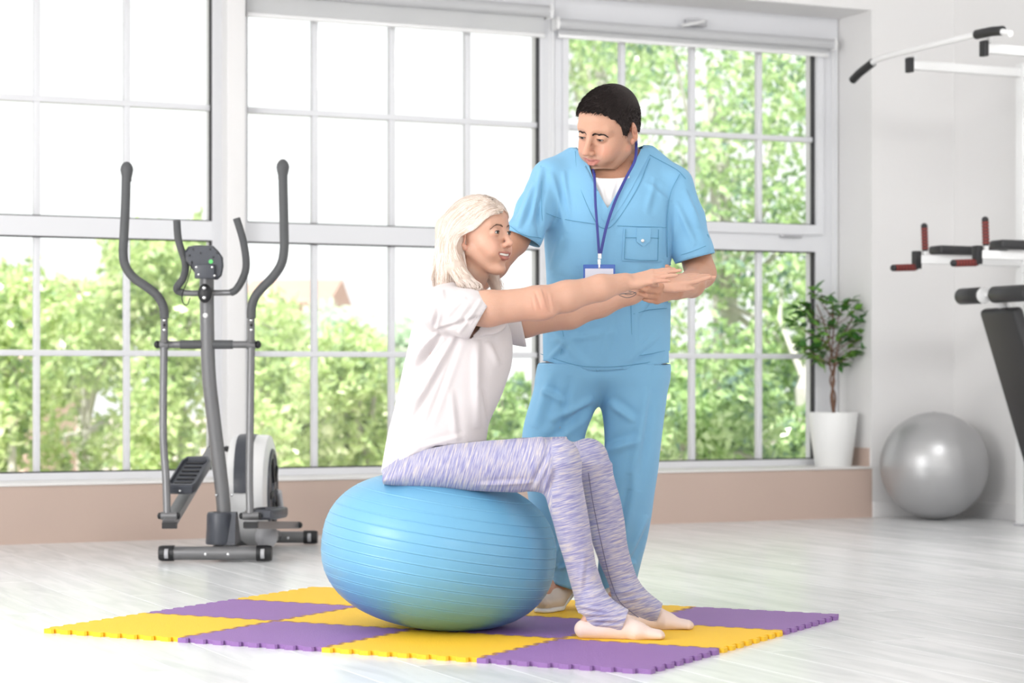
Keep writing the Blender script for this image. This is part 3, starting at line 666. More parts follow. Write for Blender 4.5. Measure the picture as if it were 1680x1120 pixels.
# ------------------------------------------------------------------ potted ficus on the sill
def ficus():
    vq = V0 + .14; Y, u = on_v(1367, vq); t = thing('potted_ficus', 'small green ficus tree in a white pot on the right end of the sill', 'plant', (u, vq, SILL))
    k = Y / F; h = .296; rt = 40.5 * k; rb = 30 * k
    MB().lathe([(0, 0), (rb - .004, 0), (rb, .006), (rb + (rt - rb) * .5 + .002, h * .5), (rt, h - .004), (rt - .002, h), (rt - .009, h), (rt - .012, h - .03), (0, h - .03)], n=56).build('pot', M['pot'], t)
    MB().lathe([(0, h - .022), (rt * .6, h - .024), (rt - .013, h - .03)], n=32).build('soil', M['soil'], t)
    q = lambda px, py, dv=0.0: Vector(((px - 1366) * k * (1.0 if abs(px - 1366) < 14 else 1.10) * (1 / (CT + 0)) * .98, dv, (765 - py) * k))
    st = [[(1366, 678), (1362, 650), (1368, 625), (1360, 600), (1364, 570), (1367, 530), (1364, 495)], [(1368, 678), (1371, 650), (1362, 625), (1369, 600), (1362, 570), (1352, 530), (1340, 500)], [(1367, 678), (1363, 640), (1367, 610), (1372, 575), (1384, 545), (1398, 520)]]
    tr = MB()
    for s_, dv in zip(st, (0, .008, -.006)): tr.tube(spline([q(a, b, dv) for a, b in s_], 5), [.0065 * (1 - .55 * i / 30) for i in range(len(spline(s_, 5)))], 8)
    rr = random.Random(5); tips = []
    rgt = [(1302, 505), (1310, 530), (1320, 500), (1325, 545), (1335, 520), (1340, 480), (1350, 500), (1360, 480), (1360, 520), (1372, 500), (1385, 490), (1395, 505), (1410, 520), (1420, 540), (1400, 545), (1385, 530), (1370, 545), (1350, 545), (1330, 565), (1305, 560), (1318, 575), (1345, 570), (1360, 560), (1385, 575), (1398, 580), (1375, 590), (1312, 520), (1405, 555), (1392, 600), (1345, 590), (1425, 555)]
    for a, b in rgt:
        p0 = q(rr.choice([1364, 1360, 1370]), min(max(b + 35, 520), 600)); p1 = q(a, b, rr.uniform(-.13, .13) * (1 - abs(a - 1364) / 160)); md = p0.lerp(p1, .55) + Vector((0, 0, -.012)); tr.tube([p0, md, p1], [.0028, .002, .0012], 5); tips.append((p1, (p1 - p0).normalized()))
    tr.build('trunk', M['bark'], t)
    lm = [mat('ficus_leaf_dark', (.055, .17, .035), .35, bump=.05, scale=60), mat('ficus_leaf_fresh', (.17, .38, .06), .35, bump=.05, scale=60)]
    meshes = []
    for m_ in lm:
        V = []; Fs = []
        for i in range(7):
            s = i / 6; wd = .0125 * math.sin(PI * min(1, s ** .75 * .97 + .02)) + .0004; z = -.010 * s * s; y = s * .047
            V += [(-wd, y, z + .003), (0, y, z), (wd, y, z + .003)]
        for i in range(6):
            for j in range(2): Fs.append((i * 3 + j, i * 3 + j + 1, i * 3 + j + 4, i * 3 + j + 3))
        o = mesh_obj('leaf', V, Fs, m_); meshes.append(o.data); bpy.data.objects.remove(o)
    n = 0
    for tip, d in tips:
        for kk in range(9):
            a = rr.uniform(0, 2 * PI); dd = (d * .5 + Vector((math.cos(a) * .9, math.sin(a) * .9, rr.uniform(-.7, .6)))).normalized()
            pos = tip - d * rr.uniform(-.01, .07) + Vector((rr.uniform(-.012, .012), rr.uniform(-.012, .012), rr.uniform(-.012, .012)))
            xx = dd.cross(Vector((rr.uniform(-.6, .6), rr.uniform(-.6, .6), 1))).normalized(); zz_ = xx.cross(dd)
            R = Matrix((xx, dd, zz_)).transposed().to_4x4(); s = rr.uniform(1.0, 1.65)
            o = bpy.data.objects.new('leaf', meshes[0 if rr.random() < .6 else 1]); COL.objects.link(o); o.parent = t; o.matrix_local = Matrix.Translation(pos) @ R @ Matrix.Diagonal((s, s, s, 1)); n += 1
ficus()

# ------------------------------------------------------------------ wall rack and its attachments (room axes)
def rack():
    S, K, VY = M['white_steel'], M['black'], M['vinyl']
    v1, v2 = 9.18, 8.18; up = 7.12
    t = thing('wall_bars', 'tall white steel wall bars at the right edge of the room', 'wall bars', (up, v1, 0)); o = Vector((up, v1, 0))
    for v in (v1, v2): MB().box(Vector((up - .022, v - .03, 0)) - o, Vector((up + .022, v + .03, 2.38)) - o, bev=.004).build('post', S, t)
    MB().box((-.035, -.035, 0), (.035, .035, .012), bev=.003).build('foot_pad', M['grey_plastic'], t)
    MB().box((.0, -.05, 0), (.05, -.145, .33), bev=.004).build('foot_post', S, t)
    for k in range(9):
        z = .35 + k * .262
        MB().tube([(0, -.02, z), (0, v2 - v1, z)], .014, 12).build('rung', S, t)
    for v in (0, v2 - v1):
        for z in (.25, 2.25): MB().box((0, v - .02, z - .02), (U_WALL - up, v + .02, z + .02), bev=.003).build('wall_bracket', S, t)
    # chin-up frame
    t = thing('pull_up_bar', 'white chin-up bar with black grips on top of the wall bars', 'pull-up bar', (up, v1, 2.33)); o = Vector((up, v1, 2.33)); B = lambda *a: Vector(a) - o
    ue = 6.42; va, vb_ = 9.18, 8.57
    for v in (va, vb_):
        a = MB().box(B(ue, v - .02, 2.31), B(up - .022 if v == va else up + .0, v + .02, 2.355), bev=.004).build('arm', S, t)
        MB().box(B(ue - .012, v - .023, 2.295), B(ue + .014, v + .023, 2.37), bev=.004).build('end_cap', K, a)
        MB().tube([B(ue + .03, v, 2.36), B(ue + .03, v, 2.385)], .012, 12).build('stud', S, a)
    MB().box(B(up - .02, vb_ - .02, 2.31), B(up + .02, va, 2.35), bev=.004).build('cross_piece', S, t)
    br = spline([B(6.40, 9.62, 2.335), B(6.40, 9.50, 2.375), B(6.40, 9.38, 2.395), B(6.40, 8.95, 2.40), B(6.40, 8.62, 2.40), B(6.40, 8.45, 2.395), B(6.40, 8.34, 2.37)], 6)
    MB().tube(br, .0155, 16).build('grip_bar', S, t)
    MB().tube([B(6.40, 9.475, 2.382), B(6.40, 9.60, 2.342), B(6.40, 9.66, 2.315)], .0215, 18).build('black_grip', K, t)
    MB().tube([B(6.40, 8.60, 2.402), B(6.40, 8.48, 2.40), B(6.40, 8.40, 2.392)], .023, 18).build('black_grip', K, t)
    # dip station
    t = thing('dip_bars', 'white dip station with black arm pads and red ribbed grips', 'dip bars', (up, v1, 1.34)); o = Vector((up, v1, 1.34)); B = lambda *a: Vector(a) - o
    ue = 6.47
    for v in (9.18, 8.68):
        a = MB().box(B(ue, v - .02, 1.335), B(up - .022 if v > 9 else up + .03, v + .02, 1.378), bev=.004).build('arm', S, t)
        MB().box(B(ue - .025, v - .02, 1.31), B(ue + .012, v + .02, 1.40), bev=.004).build('end_block', K, a)
        MB().tube([B(ue + .045, v, 1.38), B(ue + .045, v, 1.41)], .013, 12).build('stud', S, a)
        pad = MB().box(B(ue + .10, v - .055, 1.386), B(ue + .52, v + .055, 1.43), bev=.014).build('arm_pad', VY, t)
        for nm, c0, c1 in (('upright_grip', B(ue + .045, v, 1.40), B(ue + .04, v, 1.525)), ('side_grip', B(ue - .005, v, 1.318), B(ue - .145, v, 1.312))):
            d = (c1 - c0); g = MB().tube([c0, c1], .015, 14).build(nm, K, t)
            for kk in range(7):
                p = c0 + d * (.08 + .128 * kk); MB().tube([p, p + d * .085], .0178, 16).build('rib', M['red_foam'], g)
            MB().ball(c1, .0175, 12, 8).build('grip_end', K, g)
    MB().box(B(up - .02, 8.6, 1.30), B(up + .02, 9.2, 1.345), bev=.004).build('cross_piece', S, t)
    MB().add([B(up - .36, 8.665, 1.335), B(up - .02, 8.665, 1.335), B(up - .02, 8.665, 1.08), B(up - .05, 8.665, 1.08), B(up - .36, 8.695, 1.335), B(up - .02, 8.695, 1.335), B(up - .02, 8.695, 1.08), B(up - .05, 8.695, 1.08)], [(0, 1, 2, 3), (7, 6, 5, 4), (0, 4, 5, 1), (1, 5, 6, 2), (2, 6, 7, 3), (3, 7, 4, 0)]).build('gusset', S, t, smooth=False)
    # incline bench leaning on the bars
    b0 = Vector((6.65, 8.8, 1.17)); t = thing('incline_bench', 'black padded incline bench with foam rollers leaning against the wall bars', 'bench', (7.0, 8.8, 0)); o = Vector((7.0, 8.8, 0)); B = lambda *a: Vector(a) - o
    MB().tube([B(6.65, 9.06, 1.17), B(6.65, 8.54, 1.17)], .012, 12).build('roller_axle', S, t)
    for a, b_ in ((9.07, 8.90), (8.80, 8.53)):
        r = MB().tube([B(6.65, a, 1.17), B(6.65, a - .008, 1.17), B(6.65, b_ + .008, 1.17), B(6.65, b_, 1.17)], [.036, .041, .041, .036], 24).build('foam_roller', VY, t)
        MB().tube([B(6.65, b_, 1.17), B(6.65, b_ - .008, 1.17)], .016, 14).build('hub_cap', S, r)
    MB().lathe([(0, -.012), (.038, -.012), (.042, 0), (.038, .012), (0, .012)], B(6.65, 8.875, 1.17), 24, Matrix.Rotation(PI / 2, 3, 'X')).build('disc', S, t)
    d = Vector((.36, 0, -1.0)).normalized(); n_ = Vector((-d.z * -1, 0, d.x * -1)); n_ = Vector((d.z, 0, -d.x)); s = Vector((0, 1, 0)); R = Matrix((n_, s, d)).transposed()
    top = Vector((6.69, 8.80, 1.105)) - o
    MB().box((-.03, -.145, 0), (.03, .145, 1.0), bev=.024, R=R, c=top).build('backrest', VY, t)
    MB().box((-.05, -.025, -.05), (-.03, .025, 1.08), bev=.004, R=R, c=top).build('spine', S, t)
    MB().tube([B(6.655, 8.80, 1.15), Vector(top) + R @ Vector((-.04, 0, .05))], .015, 12).build('neck_tube', S, t)
rack()

# ------------------------------------------------------------------ organic modelling: blended distance fields meshed in numpy
class Body:
    def __init__(s): s.P = []
    def _add(s, f, lo, hi, k, sub=False): s.P.append((f, np.array(lo, float), np.array(hi, float), k, sub)); return s
    def cap(s, a, b, ra, rb=None, k=.02, w=None, fl=1.0, sub=False):
        "tapered capsule; w, fl: squeezed to the ratio fl along the direction w"
        rb = ra if rb is None else rb; a = np.array(a, float); b = np.array(b, float); ba = b - a; L2 = max(ba @ ba, 1e-9)
        w_ = None if w is None else np.array(w, float) / np.linalg.norm(w)
        def f(p):
            q = p - a; t = np.clip((q @ ba) / L2, 0, 1)[..., None]; q = q - t * ba; r = ra + (rb - ra) * t[..., 0]; n2 = (q * q).sum(-1)
            if w_ is None: return np.sqrt(n2) - r
            qw = (q @ w_) ** 2; L_ = np.sqrt(n2 + qw * (1 / fl ** 2 - 1)) + 1e-9; g = np.sqrt(n2 + qw * (1 / fl ** 4 - 1)) / L_ + 1e-6; return (L_ - r) / g
        m = max(ra, rb); m *= max(1, fl); return s._add(f, np.minimum(a, b) - m, np.maximum(a, b) + m, k, sub)
    def ell(s, c, r, R=None, k=.02, sub=False):
        "ellipsoid; R columns are its axes"
        c = np.array(c, float); r = np.array(r, float) if hasattr(r, '__len__') else np.full(3, float(r)); R = np.eye(3) if R is None else np.array(R, float)
        def f(p):
            q = (p - c) @ R; k0 = np.sqrt(((q / r) ** 2).sum(-1)); k1 = np.sqrt(((q / r ** 2) ** 2).sum(-1)) + 1e-9; return k0 * (k0 - 1) / k1
        e = np.sqrt(((R * r) ** 2).sum(1)); return s._add(f, c - e, c + e, k, sub)
    def include(s, other, inset, keep=None):
        "the prims of a garment, shrunk by inset: the body that fills it"
        for i, (f, lo, hi, k, sub) in enumerate(other.P):
            if keep is None or i in keep: s.P.append(((lambda p, f=f: f(p) + inset), lo + inset, hi - inset, k, sub))
        return s
    def chain(s, pts, rs, k=.02, kk=.01, **kw):
        for i in range(len(pts) - 1): s.cap(pts[i], pts[i + 1], rs[i], rs[i + 1], k if i == 0 else kk, **kw)
        return s
    def stack(s, sl, axis=2, k=.02, e=2.2, sub=False):
        "slices [(t, c1, r1, c2, r2)] along an axis (2: z, slices in x and y; 0: x, slices in y and z)"
        S = np.array(sorted(sl), float); t = S[:, 0]; o = [i for i in range(3) if i != axis]
        tt = np.linspace(t[0], t[-1], 80)
        # smooth interpolation of the slice values
        cols = []
        for j in range(1, 5):
            y = np.interp(tt, t, S[:, j]); 
            for _ in range(3): y = np.convolve(np.r_[y[0], y[0], y, y[-1], y[-1]], [.1, .2, .4, .2, .1], 'valid')
            cols.append(y)
        def f(p):
            u = p[..., axis]; c1, r1, c2, r2 = (np.interp(u, tt, c) for c in cols)
            a, b = np.abs(p[..., o[0]] - c1) / r1, np.abs(p[..., o[1]] - c2) / r2; h = (a ** e + b ** e + 1e-12) ** (1 / e)
            g = np.sqrt(((a + 1e-6) ** (e - 1) / r1) ** 2 + ((b + 1e-6) ** (e - 1) / r2) ** 2) / (h ** (e - 1) + 1e-9)
            d = (h - 1) / np.clip(g, 1 / np.maximum(r1, r2) * .7, 1 / np.minimum(r1, r2) * 1.3); return np.maximum(d, np.maximum(t[0] - u, u - t[-1]))
        lo, hi = np.zeros(3), np.zeros(3); lo[axis], hi[axis] = t[0], t[-1]
        lo[o[0]], hi[o[0]] = (S[:, 1] - S[:, 2]).min(), (S[:, 1] + S[:, 2]).max(); lo[o[1]], hi[o[1]] = (S[:, 3] - S[:, 4]).min(), (S[:, 3] + S[:, 4]).max()
        return s._add(f, lo, hi, k, sub)
    @staticmethod
    def blend(D, d, k, sub):
        if sub:
            d = -d; h = np.clip(.5 + .5 * (D - d) / -k * -1, 0, 1) if 0 else np.clip(.5 - .5 * (D - d) / k, 0, 1); return D + (d - D) * h + k * h * (1 - h)
        h = np.clip(.5 + .5 * (D - d) / k, 0, 1); return D + (d - D) * h - k * h * (1 - h)
    def eval(s, p, grow=0.0):
        p = np.asarray(p, float); D = np.full(p.shape[:-1], .5)
        for f, lo, hi, k, sub in s.P: D = s.blend(D, f(p), k, sub)
        return D - grow
    def grad(s, p, e=.0012):
        g = np.stack([s.eval(p + np.eye(3)[i] * e) - s.eval(p - np.eye(3)[i] * e) for i in range(3)], -1); return g / (np.linalg.norm(g, axis=-1)[..., None] + 1e-9)
    def front(s, x, z, y0, y1, grow=0.0, back=False, steps=70):
        "first surface hit going away from the viewer at (x, z)"
        x = np.asarray(x, float); z = np.asarray(z, float); ys = np.linspace(y0, y1, steps); 
        if back: ys = ys[::-1]
        P = np.stack([np.broadcast_to(x[..., None], x.shape + (steps,)), np.broadcast_to(ys, x.shape + (steps,)), np.broadcast_to(z[..., None], x.shape + (steps,))], -1)
        D = s.eval(P, grow); ins = D < 0; hit = ins.any(-1); i = np.argmax(ins, -1); i = np.maximum(i, 1)
        d0 = np.take_along_axis(D, (i - 1)[..., None], -1)[..., 0]; d1 = np.take_along_axis(D, i[..., None], -1)[..., 0]
        t = d0 / (d0 - d1 + 1e-9); y = ys[i - 1] + (ys[i] - ys[i - 1]) * t
        return np.where(hit, y, np.nan)
    def project(s, p, n=6, grow=0.0):
        p = np.array(p, float)
        for _ in range(n): p = p - s.grad(p) * s.eval(p, grow)[..., None]
        return p
    def mesh(s, h, cut=None, lo=None, hi=None, grow=0.0, drop=None):
        L0 = np.min([q[1] for q in s.P if not q[4]], 0) - 3 * h - .015 - max(grow, 0); H0 = np.max([q[2] for q in s.P if not q[4]], 0) + 3 * h + .015 + max(grow, 0)
        if lo is not None: L0 = np.maximum(L0, lo)
        if hi is not None: H0 = np.minimum(H0, hi)
        n = np.ceil((H0 - L0) / h).astype(int) + 1; ax = [L0[i] + h * np.arange(n[i]) for i in range(3)]
        D = np.full(n, .5, np.float32)
        for f, a, b, k, sub in s.P:
            mg = k * 1.0 + 2 * h + abs(grow) + .004
            i0 = np.clip(np.floor((a - mg - L0) / h).astype(int), 0, n); i1 = np.clip(np.ceil((b + mg - L0) / h).astype(int) + 1, 0, n)
            if (i1 <= i0).any(): continue
            sl = tuple(slice(i0[i], i1[i]) for i in range(3))
            g = np.stack(np.meshgrid(*[ax[i][sl[i]] for i in range(3)], indexing='ij'), -1)
            D[sl] = s.blend(D[sl], f(g), k, sub)
        if grow: D -= grow
        if cut is not None:
            sg = D < 3 * h
            idx = np.nonzero(sg); pts = np.stack([ax[i][idx[i]] for i in range(3)], -1); D[idx] = np.maximum(D[idx], cut(pts))
        V, Q = nets(D, L0, h)
        if cut is not None and drop is not None:
            cc = cut(V); keep = ~(cc > -.45 * h); fk = keep[Q].all(1); Q = Q[fk]
            used = np.unique(Q); mp = -np.ones(len(V), int); mp[used] = np.arange(len(used)); V = V[used]; Q = mp[Q]
            # even out the hem: border vertices go onto the cutting surface
            E_ = np.sort(np.concatenate([Q[:, [0, 1]], Q[:, [1, 2]], Q[:, [2, 3]], Q[:, [3, 0]]]), 1); key = E_[:, 0].astype(np.int64) * len(V) + E_[:, 1]
            u, inv, ct = np.unique(key, return_inverse=True, return_counts=True); bv = np.unique(E_[ct[inv] == 1])
            for _ in range(3):
                P = V[bv]; c0 = cut(P); g = np.stack([(cut(P + np.eye(3)[i] * 1e-4) - cut(P - np.eye(3)[i] * 1e-4)) / 2e-4 for i in range(3)], -1); g2 = (g * g).sum(1); ok = (g2 > .01) & (np.abs(c0) < 3 * h)
                st_ = np.where(ok, (c0 + .02 * h) / np.where(g2 > .01, g2, 1), 0); mv = g * st_[:, None]; ln = np.linalg.norm(mv, axis=1); mv *= np.where(ln > h, h / np.maximum(ln, 1e-9), 1)[:, None]; V[bv] = P - mv
        return V, Q
def nets(D, org, h):
    ins = D < 0; nx, ny, nz = D.shape
    c = np.zeros((nx - 1, ny - 1, nz - 1), np.int8)
    for i in (0, 1):
        for j in (0, 1):
            for k in (0, 1): c += ins[i:nx - 1 + i, j:ny - 1 + j, k:nz - 1 + k]
    act = np.nonzero((c > 0) & (c < 8)); I = np.stack(act, -1); N = len(I); idx = np.full(c.shape, -1, np.int32); idx[act] = np.arange(N)
    S = np.zeros((N, 3)); W_ = np.zeros(N)
    cor = [(i, j, k) for i in (0, 1) for j in (0, 1) for k in (0, 1)]
    val = {q: D[I[:, 0] + q[0], I[:, 1] + q[1], I[:, 2] + q[2]].astype(float) for q in cor}
    for q in cor:
        for a in range(3):
            if q[a]: continue
            r = list(q); r[a] = 1; r = tuple(r); d0, d1 = val[q], val[r]; m = (d0 < 0) != (d1 < 0); t = np.where(m, d0 / np.where(m, d0 - d1, 1), 0)
            p = np.tile(np.array(q, float), (N, 1)); p[:, a] += t; S += p * m[:, None]; W_ += m
    V = (I + S / W_[:, None]) * h + org
    Qs = []
    for a in range(3):
        b, e = (a + 1) % 3, (a + 2) % 3
        s0 = [slice(None)] * 3; s1 = [slice(None)] * 3; s0[a] = slice(0, -1); s1[a] = slice(1, None)
        A, B = ins[tuple(s0)], ins[tuple(s1)]; E = np.nonzero(A != B); P = np.stack(E, -1); inner = (P[:, b] > 0) & (P[:, e] > 0) & (P[:, b] < D.shape[b] - 1) & (P[:, e] < D.shape[e] - 1); P = P[inner]
        flip = A[tuple(P.T)]
        def g(db, de): q = P.copy(); q[:, b] -= db; q[:, e] -= de; return idx[tuple(q.T)]
        q = np.stack([g(1, 1), g(0, 1), g(0, 0), g(1, 0)], -1); q[~flip] = q[~flip][:, ::-1]; Qs.append(q)
    return V, np.concatenate(Qs)
def vnorm(V, Q):
    n = np.cross(V[Q[:, 2]] - V[Q[:, 0]], V[Q[:, 3]] - V[Q[:, 1]]); N = np.zeros_like(V)
    for k in range(4): np.add.at(N, Q[:, k], n)
    return N / (np.linalg.norm(N, axis=1)[:, None] + 1e-12)
def folds(V, N, lst, Y, face=-1, gain=1.5):
    "cloth folds: [((px,py),(px,py), height, width)] seen from the front; real displacement along the normal"
    D = np.zeros(len(V)); wgt = np.clip(N[:, 1] * face * 1.6 + .1, 0, 1)
    for a, b, amp, w_ in lst:
        A, B = C(a[0], a[1], Y)[[0, 2]], C(b[0], b[1], Y)[[0, 2]]; P = V[:, [0, 2]]; ab = B - A; L_ = np.linalg.norm(ab); u = ab / L_; n = np.array([-u[1], u[0]])
        t = ((P - A) @ u) / L_; s_ = (P - A) @ n; tp = np.clip(t, 0, 1); tap = np.clip(np.sin(PI * np.clip(tp * .92 + .04, 0, 1)), 0, 1) ** .7 * ((t > -.02) & (t < 1.02))
        D += gain * amp * tap * (np.exp(-(s_ / w_) ** 2) - .6 * np.exp(-((s_ - 1.7 * w_) / (1.2 * w_)) ** 2))
    return V + N * (D * wgt)[:, None]
def wave(V, N, amp, sc, seed=0, st=(1, 1, 1)):
    r = np.random.RandomState(seed); D = np.zeros(len(V))
    for _ in range(7): k = r.normal(size=3) * np.array(st) * sc; D += np.sin(V @ k + r.rand() * 6.28) * np.exp(-_ * .15)
    return V + N * (D * amp / 2.5)[:, None]
def smooth_skin(V, Q, n=1):
    for _ in range(n):
        A = np.zeros_like(V); c = np.zeros(len(V))
        for a, b in ((0, 1), (1, 2), (2, 3), (3, 0)):
            np.add.at(A, Q[:, a], V[Q[:, b]]); np.add.at(A, Q[:, b], V[Q[:, a]]); np.add.at(c, Q[:, a], 1); np.add.at(c, Q[:, b], 1)
        V = V * .4 + A / c[:, None] * .6
    return V
def frame(f, up):
    f = np.array(f, float); f /= np.linalg.norm(f); up = np.array(up, float); l = np.cross(up, f); l /= np.linalg.norm(l); return np.stack([f, l, np.cross(f, l)], 1)   # columns forward, left, up
def patch(body, poly_rows, y0, y1, lift, thick, name, m, parent, o, grow=0.0, smooth=True):
    "sheet laid on the front of a body: poly_rows is a grid of (px, py) at depth Yr"
    G = np.array(poly_rows, float); nr, nc = G.shape[:2]; Yr = (y0 + y1) / 2
    x = (G[..., 0] - 840) / F * Yr; z = H - (G[..., 1] - HY) / F * Yr
    for _ in range(2):
        y = body.front(x, z, y0, y1, grow); y = np.where(np.isnan(y), np.nanmean(y), y); x = (G[..., 0] - 840) / F * y; z = H - (G[..., 1] - HY) / F * y
    P = np.stack([x, y, z], -1); g = body.grad(P); A = (P + g * lift - o).reshape(-1, 3); B = (P + g * (lift - thick) - o).reshape(-1, 3)
    V = np.concatenate([A, B]); n = nr * nc; Fs = []
    for i in range(nr - 1):
        for j in range(nc - 1):
            q = (i * nc + j, i * nc + j + 1, (i + 1) * nc + j + 1, (i + 1) * nc + j); Fs += [q, tuple(v + n for v in q[::-1])]
    bd = [(0, j) for j in range(nc)] + [(i, nc - 1) for i in range(1, nr)] + [(nr - 1, j) for j in range(nc - 2, -1, -1)] + [(i, 0) for i in range(nr - 2, 0, -1)]
    for (a, b), (c, d) in zip(bd, bd[1:] + bd[:1]): Fs.append((a * nc + b, c * nc + d, c * nc + d + n, a * nc + b + n))
    mb = MB().add(V, Fs); return mb.build(name, m, parent, smooth, sharp=50)
def grid4(a, b, c, d, nr=10, nc=10):
    "bilinear grid between four (px, py) corners: a b on top, d c below"
    a, b, c, d = map(np.array, (a, b, c, d)); return [[(a * (1 - s) + b * s) * (1 - t) + (d * (1 - s) + c * s) * t for s in np.linspace(0, 1, nc)] for t in np.linspace(0, 1, nr)]
def strip(pts, w_, nc=3):
    "band of width w_ px along a (px, py) polyline"
    P = np.array(spline(pts, 8)); T = np.gradient(P, axis=0); T /= np.linalg.norm(T, axis=1)[:, None]; n = np.stack([-T[:, 1], T[:, 0]], -1)
    return [[p + q * w_ * s for s in np.linspace(-.5, .5, nc)] for p, q in zip(P, n)]
def tubes_obj(name, curves, radii, m, parent, n=5, smooth=True):
    "many thin tapered tubes in one mesh, numpy-built; curves: list of (k,3) arrays of equal length"
    Cv = np.array(curves, float); Rr = np.array(radii, float); Nn, K = Cv.shape[:2]
    T = np.gradient(Cv, axis=1); T /= np.linalg.norm(T, axis=2)[..., None] + 1e-9
    ref = np.where(np.abs(T[..., :1]) < .8, [[[1., 0, 0]]], [[[0, 1., 0]]]); u = np.cross(T, ref); u /= np.linalg.norm(u, axis=2)[..., None] + 1e-9; v = np.cross(T, u)
    a = np.arange(n) * 2 * PI / n; V = Cv[:, :, None] + (u[:, :, None] * np.cos(a)[None, None, :, None] + v[:, :, None] * np.sin(a)[None, None, :, None]) * Rr[..., None, None]
    i = np.arange(Nn)[:, None, None] * K * n; j = np.arange(K - 1)[None, :, None] * n; k = np.arange(n)[None, None]; k2 = (k + 1) % n
    Q = np.stack([i + j + k, i + j + k2, i + j + n + k2, i + j + n + k], -1).reshape(-1, 4)
    return quads_obj(name, V.reshape(-1, 3), Q, m, parent, smooth)

# ---- head: face forward +x, left +y, up +z, 0.23 high; origin between the ears at eye height
LOW = 1.075
def head_fields(B, R, c, sc, female, smile, gaze=0, low=LOW, ez=0.0):
    T = lambda x, y, z: c + R @ (np.array([x, y, z * (low if z < 0 else 1)]) * sc)
    E = lambda p, r, k=.012, rot=None, sub=False: B.ell(T(*p), np.array(r) * sc, R if rot is None else R @ rot, k * sc, sub)
    Cp = lambda p, q, ra, rb, k=.012, sub=False, **kw: B.cap(T(*p), T(*q), ra * sc, rb * sc, k * sc, sub=sub, **kw)
    fm = 1 if female else 0
    E((-.014, 0, .036), (.094, .073, .084), .02)
    E((.022, 0, .030), (.064, .064, .066), .03)
    E((.026, 0, -.030), (.056, .054 if fm else .058, .074), .03)
    for s in (-1, 1):
        Cp((.000, s * .048, -.052), (.048, s * .016, -.096), .020 if fm else .024, .016 if fm else .020, .025)
        E((.050, s * .040, -.030), (.026, .022, .024), .02)                       # cheekbone
        E((.062, s * .030, -.052), (.020, .018, .020 ), .02) if smile > .5 else None
        Cp((.076, s * .012, .020), (.066, s * .044, .020), .0085 if not fm else .0065, .008 if not fm else .006, .018)       # brow ridge
    E((.066, 0, -.100), (.019, .021 if fm else .025, .016), .018)                 # chin
    E((.064, 0, -.058), (.026, .033, .026), .022)                                # muzzle
    for s in (-1, 1): E((.094, s * .031, .002), (.018, .0185, .0115), .016, sub=True)   # sockets
    # nose
    nx = 0 if female else .006; Cp((.080 + nx * .6, 0, .012), (.104 + nx, 0, -.026 - nx * .6), .0065, .0085, .012); E((.106 + nx, 0, -.031 - nx * .6), (.0105, .0095 if fm else .011, .0088), .008)
    for s in (-1, 1): E((.0945 + nx * .7, s * .0115, -.0355 - nx * .5), (.0105, .0062, .0075), .007)
    # lids around the eyeball
    for s in (-1, 1):
        E((.0735, s * .031, .0), (.0142, .0160, .0135), .006)
    # lips
    lf = 1.0 if female else .72
    cz = -.0575 + .004 * smile; cw = .0215 + .0095 * smile; cx = .0810 - .0085 * smile
    for s in (-1, 1):
        Cp((cx, s * cw, cz), (.0920, s * .006, -.0565), .0025, .0045 * lf, .006); Cp((.0920, s * .006, -.0565), (.0912, 0, -.0573), .0045 * lf, .0040 * lf, .004)
        Cp((cx, s * cw, cz - .001), (.0900, s * .006, -.0705 - .002 * smile), .0025, .0054 * lf, .006)
    Cp((.0900, -.007, -.0705 - .002 * smile), (.0900, .007, -.0705 - .002 * smile), .0057 * lf, .0057 * lf, .005)
    E((.088, 0, -.083), (.010, .018, .006), .010, sub=True)                      # below the lip
    if smile > .8:
        pts = [(.0960 - 16 * y * y, y, -.0632 + 5.5 * y * y) for y in (-.027, -.020, -.010, 0, .010, .020, .027)]
        for a, b in zip(pts[:-1], pts[1:]): Cp(a, b, .0022 if a is pts[0] else .0042, .0022 if b is pts[-1] else .0042, .002, sub=True)
    else:
        pts = [(cx + .006, -cw * .93, cz - .001), (.0975, -.007, -.0628), (.0995, 0, -.0634), (.0975, .007, -.0628), (cx + .006, cw * .93, cz - .001)]
        for a, b in zip(pts[:-1], pts[1:]): Cp(a, b, .0012, .0012, .002, sub=True)
    for s in (-1, 1): E((.101 + nx, s * .0058, -.0405 - nx * .6), (.0050, .0030, .0032), .003, sub=True)
    # smile folds, eye openings
    for s in (-1, 1):
        if smile > .2: E((.0665, s * .0375, -.044), (.0175, .0130, .020), .016)
        cs = .0044 - .0010 * smile * fm - (.0021 if gaze else 0); zc = -.0006 - (.0025 if gaze else 0)
        rot = np.eye(3); E((.0885, s * .0315, zc), (.0095, .0128, cs), .002, rot, sub=True)
    # ears
    a = .20; flare = .32 if female else .62; rot = np.array([[math.cos(a), 0, math.sin(a)], [0, 1, 0], [-math.sin(a), 0, math.cos(a)]])
    T0 = T; T = lambda x, y, z: T0(x, y, z) + R @ np.array([0, 0, ez * sc]) + R[:, 1] * np.sign(y) * (0 if female else .0065) * sc
    for s in (-1, 1):
        b = s * flare; ro = rot @ np.array([[math.cos(b), -math.sin(b), 0], [math.sin(b), math.cos(b), 0], [0, 0, 1]])
        E((-.016, s * .0735, -.013), (.0170, .0085, .029), .006, ro); E((-.008, s * .0705, -.038), (.0080, .006, .0095), .006)
        E((-.010, s * .081, -.013), (.0095, .0070, .0180), .004, ro, sub=True); E((-.012, s * .0765, -.007), (.0035, .004, .012), .003, ro)
    return T0
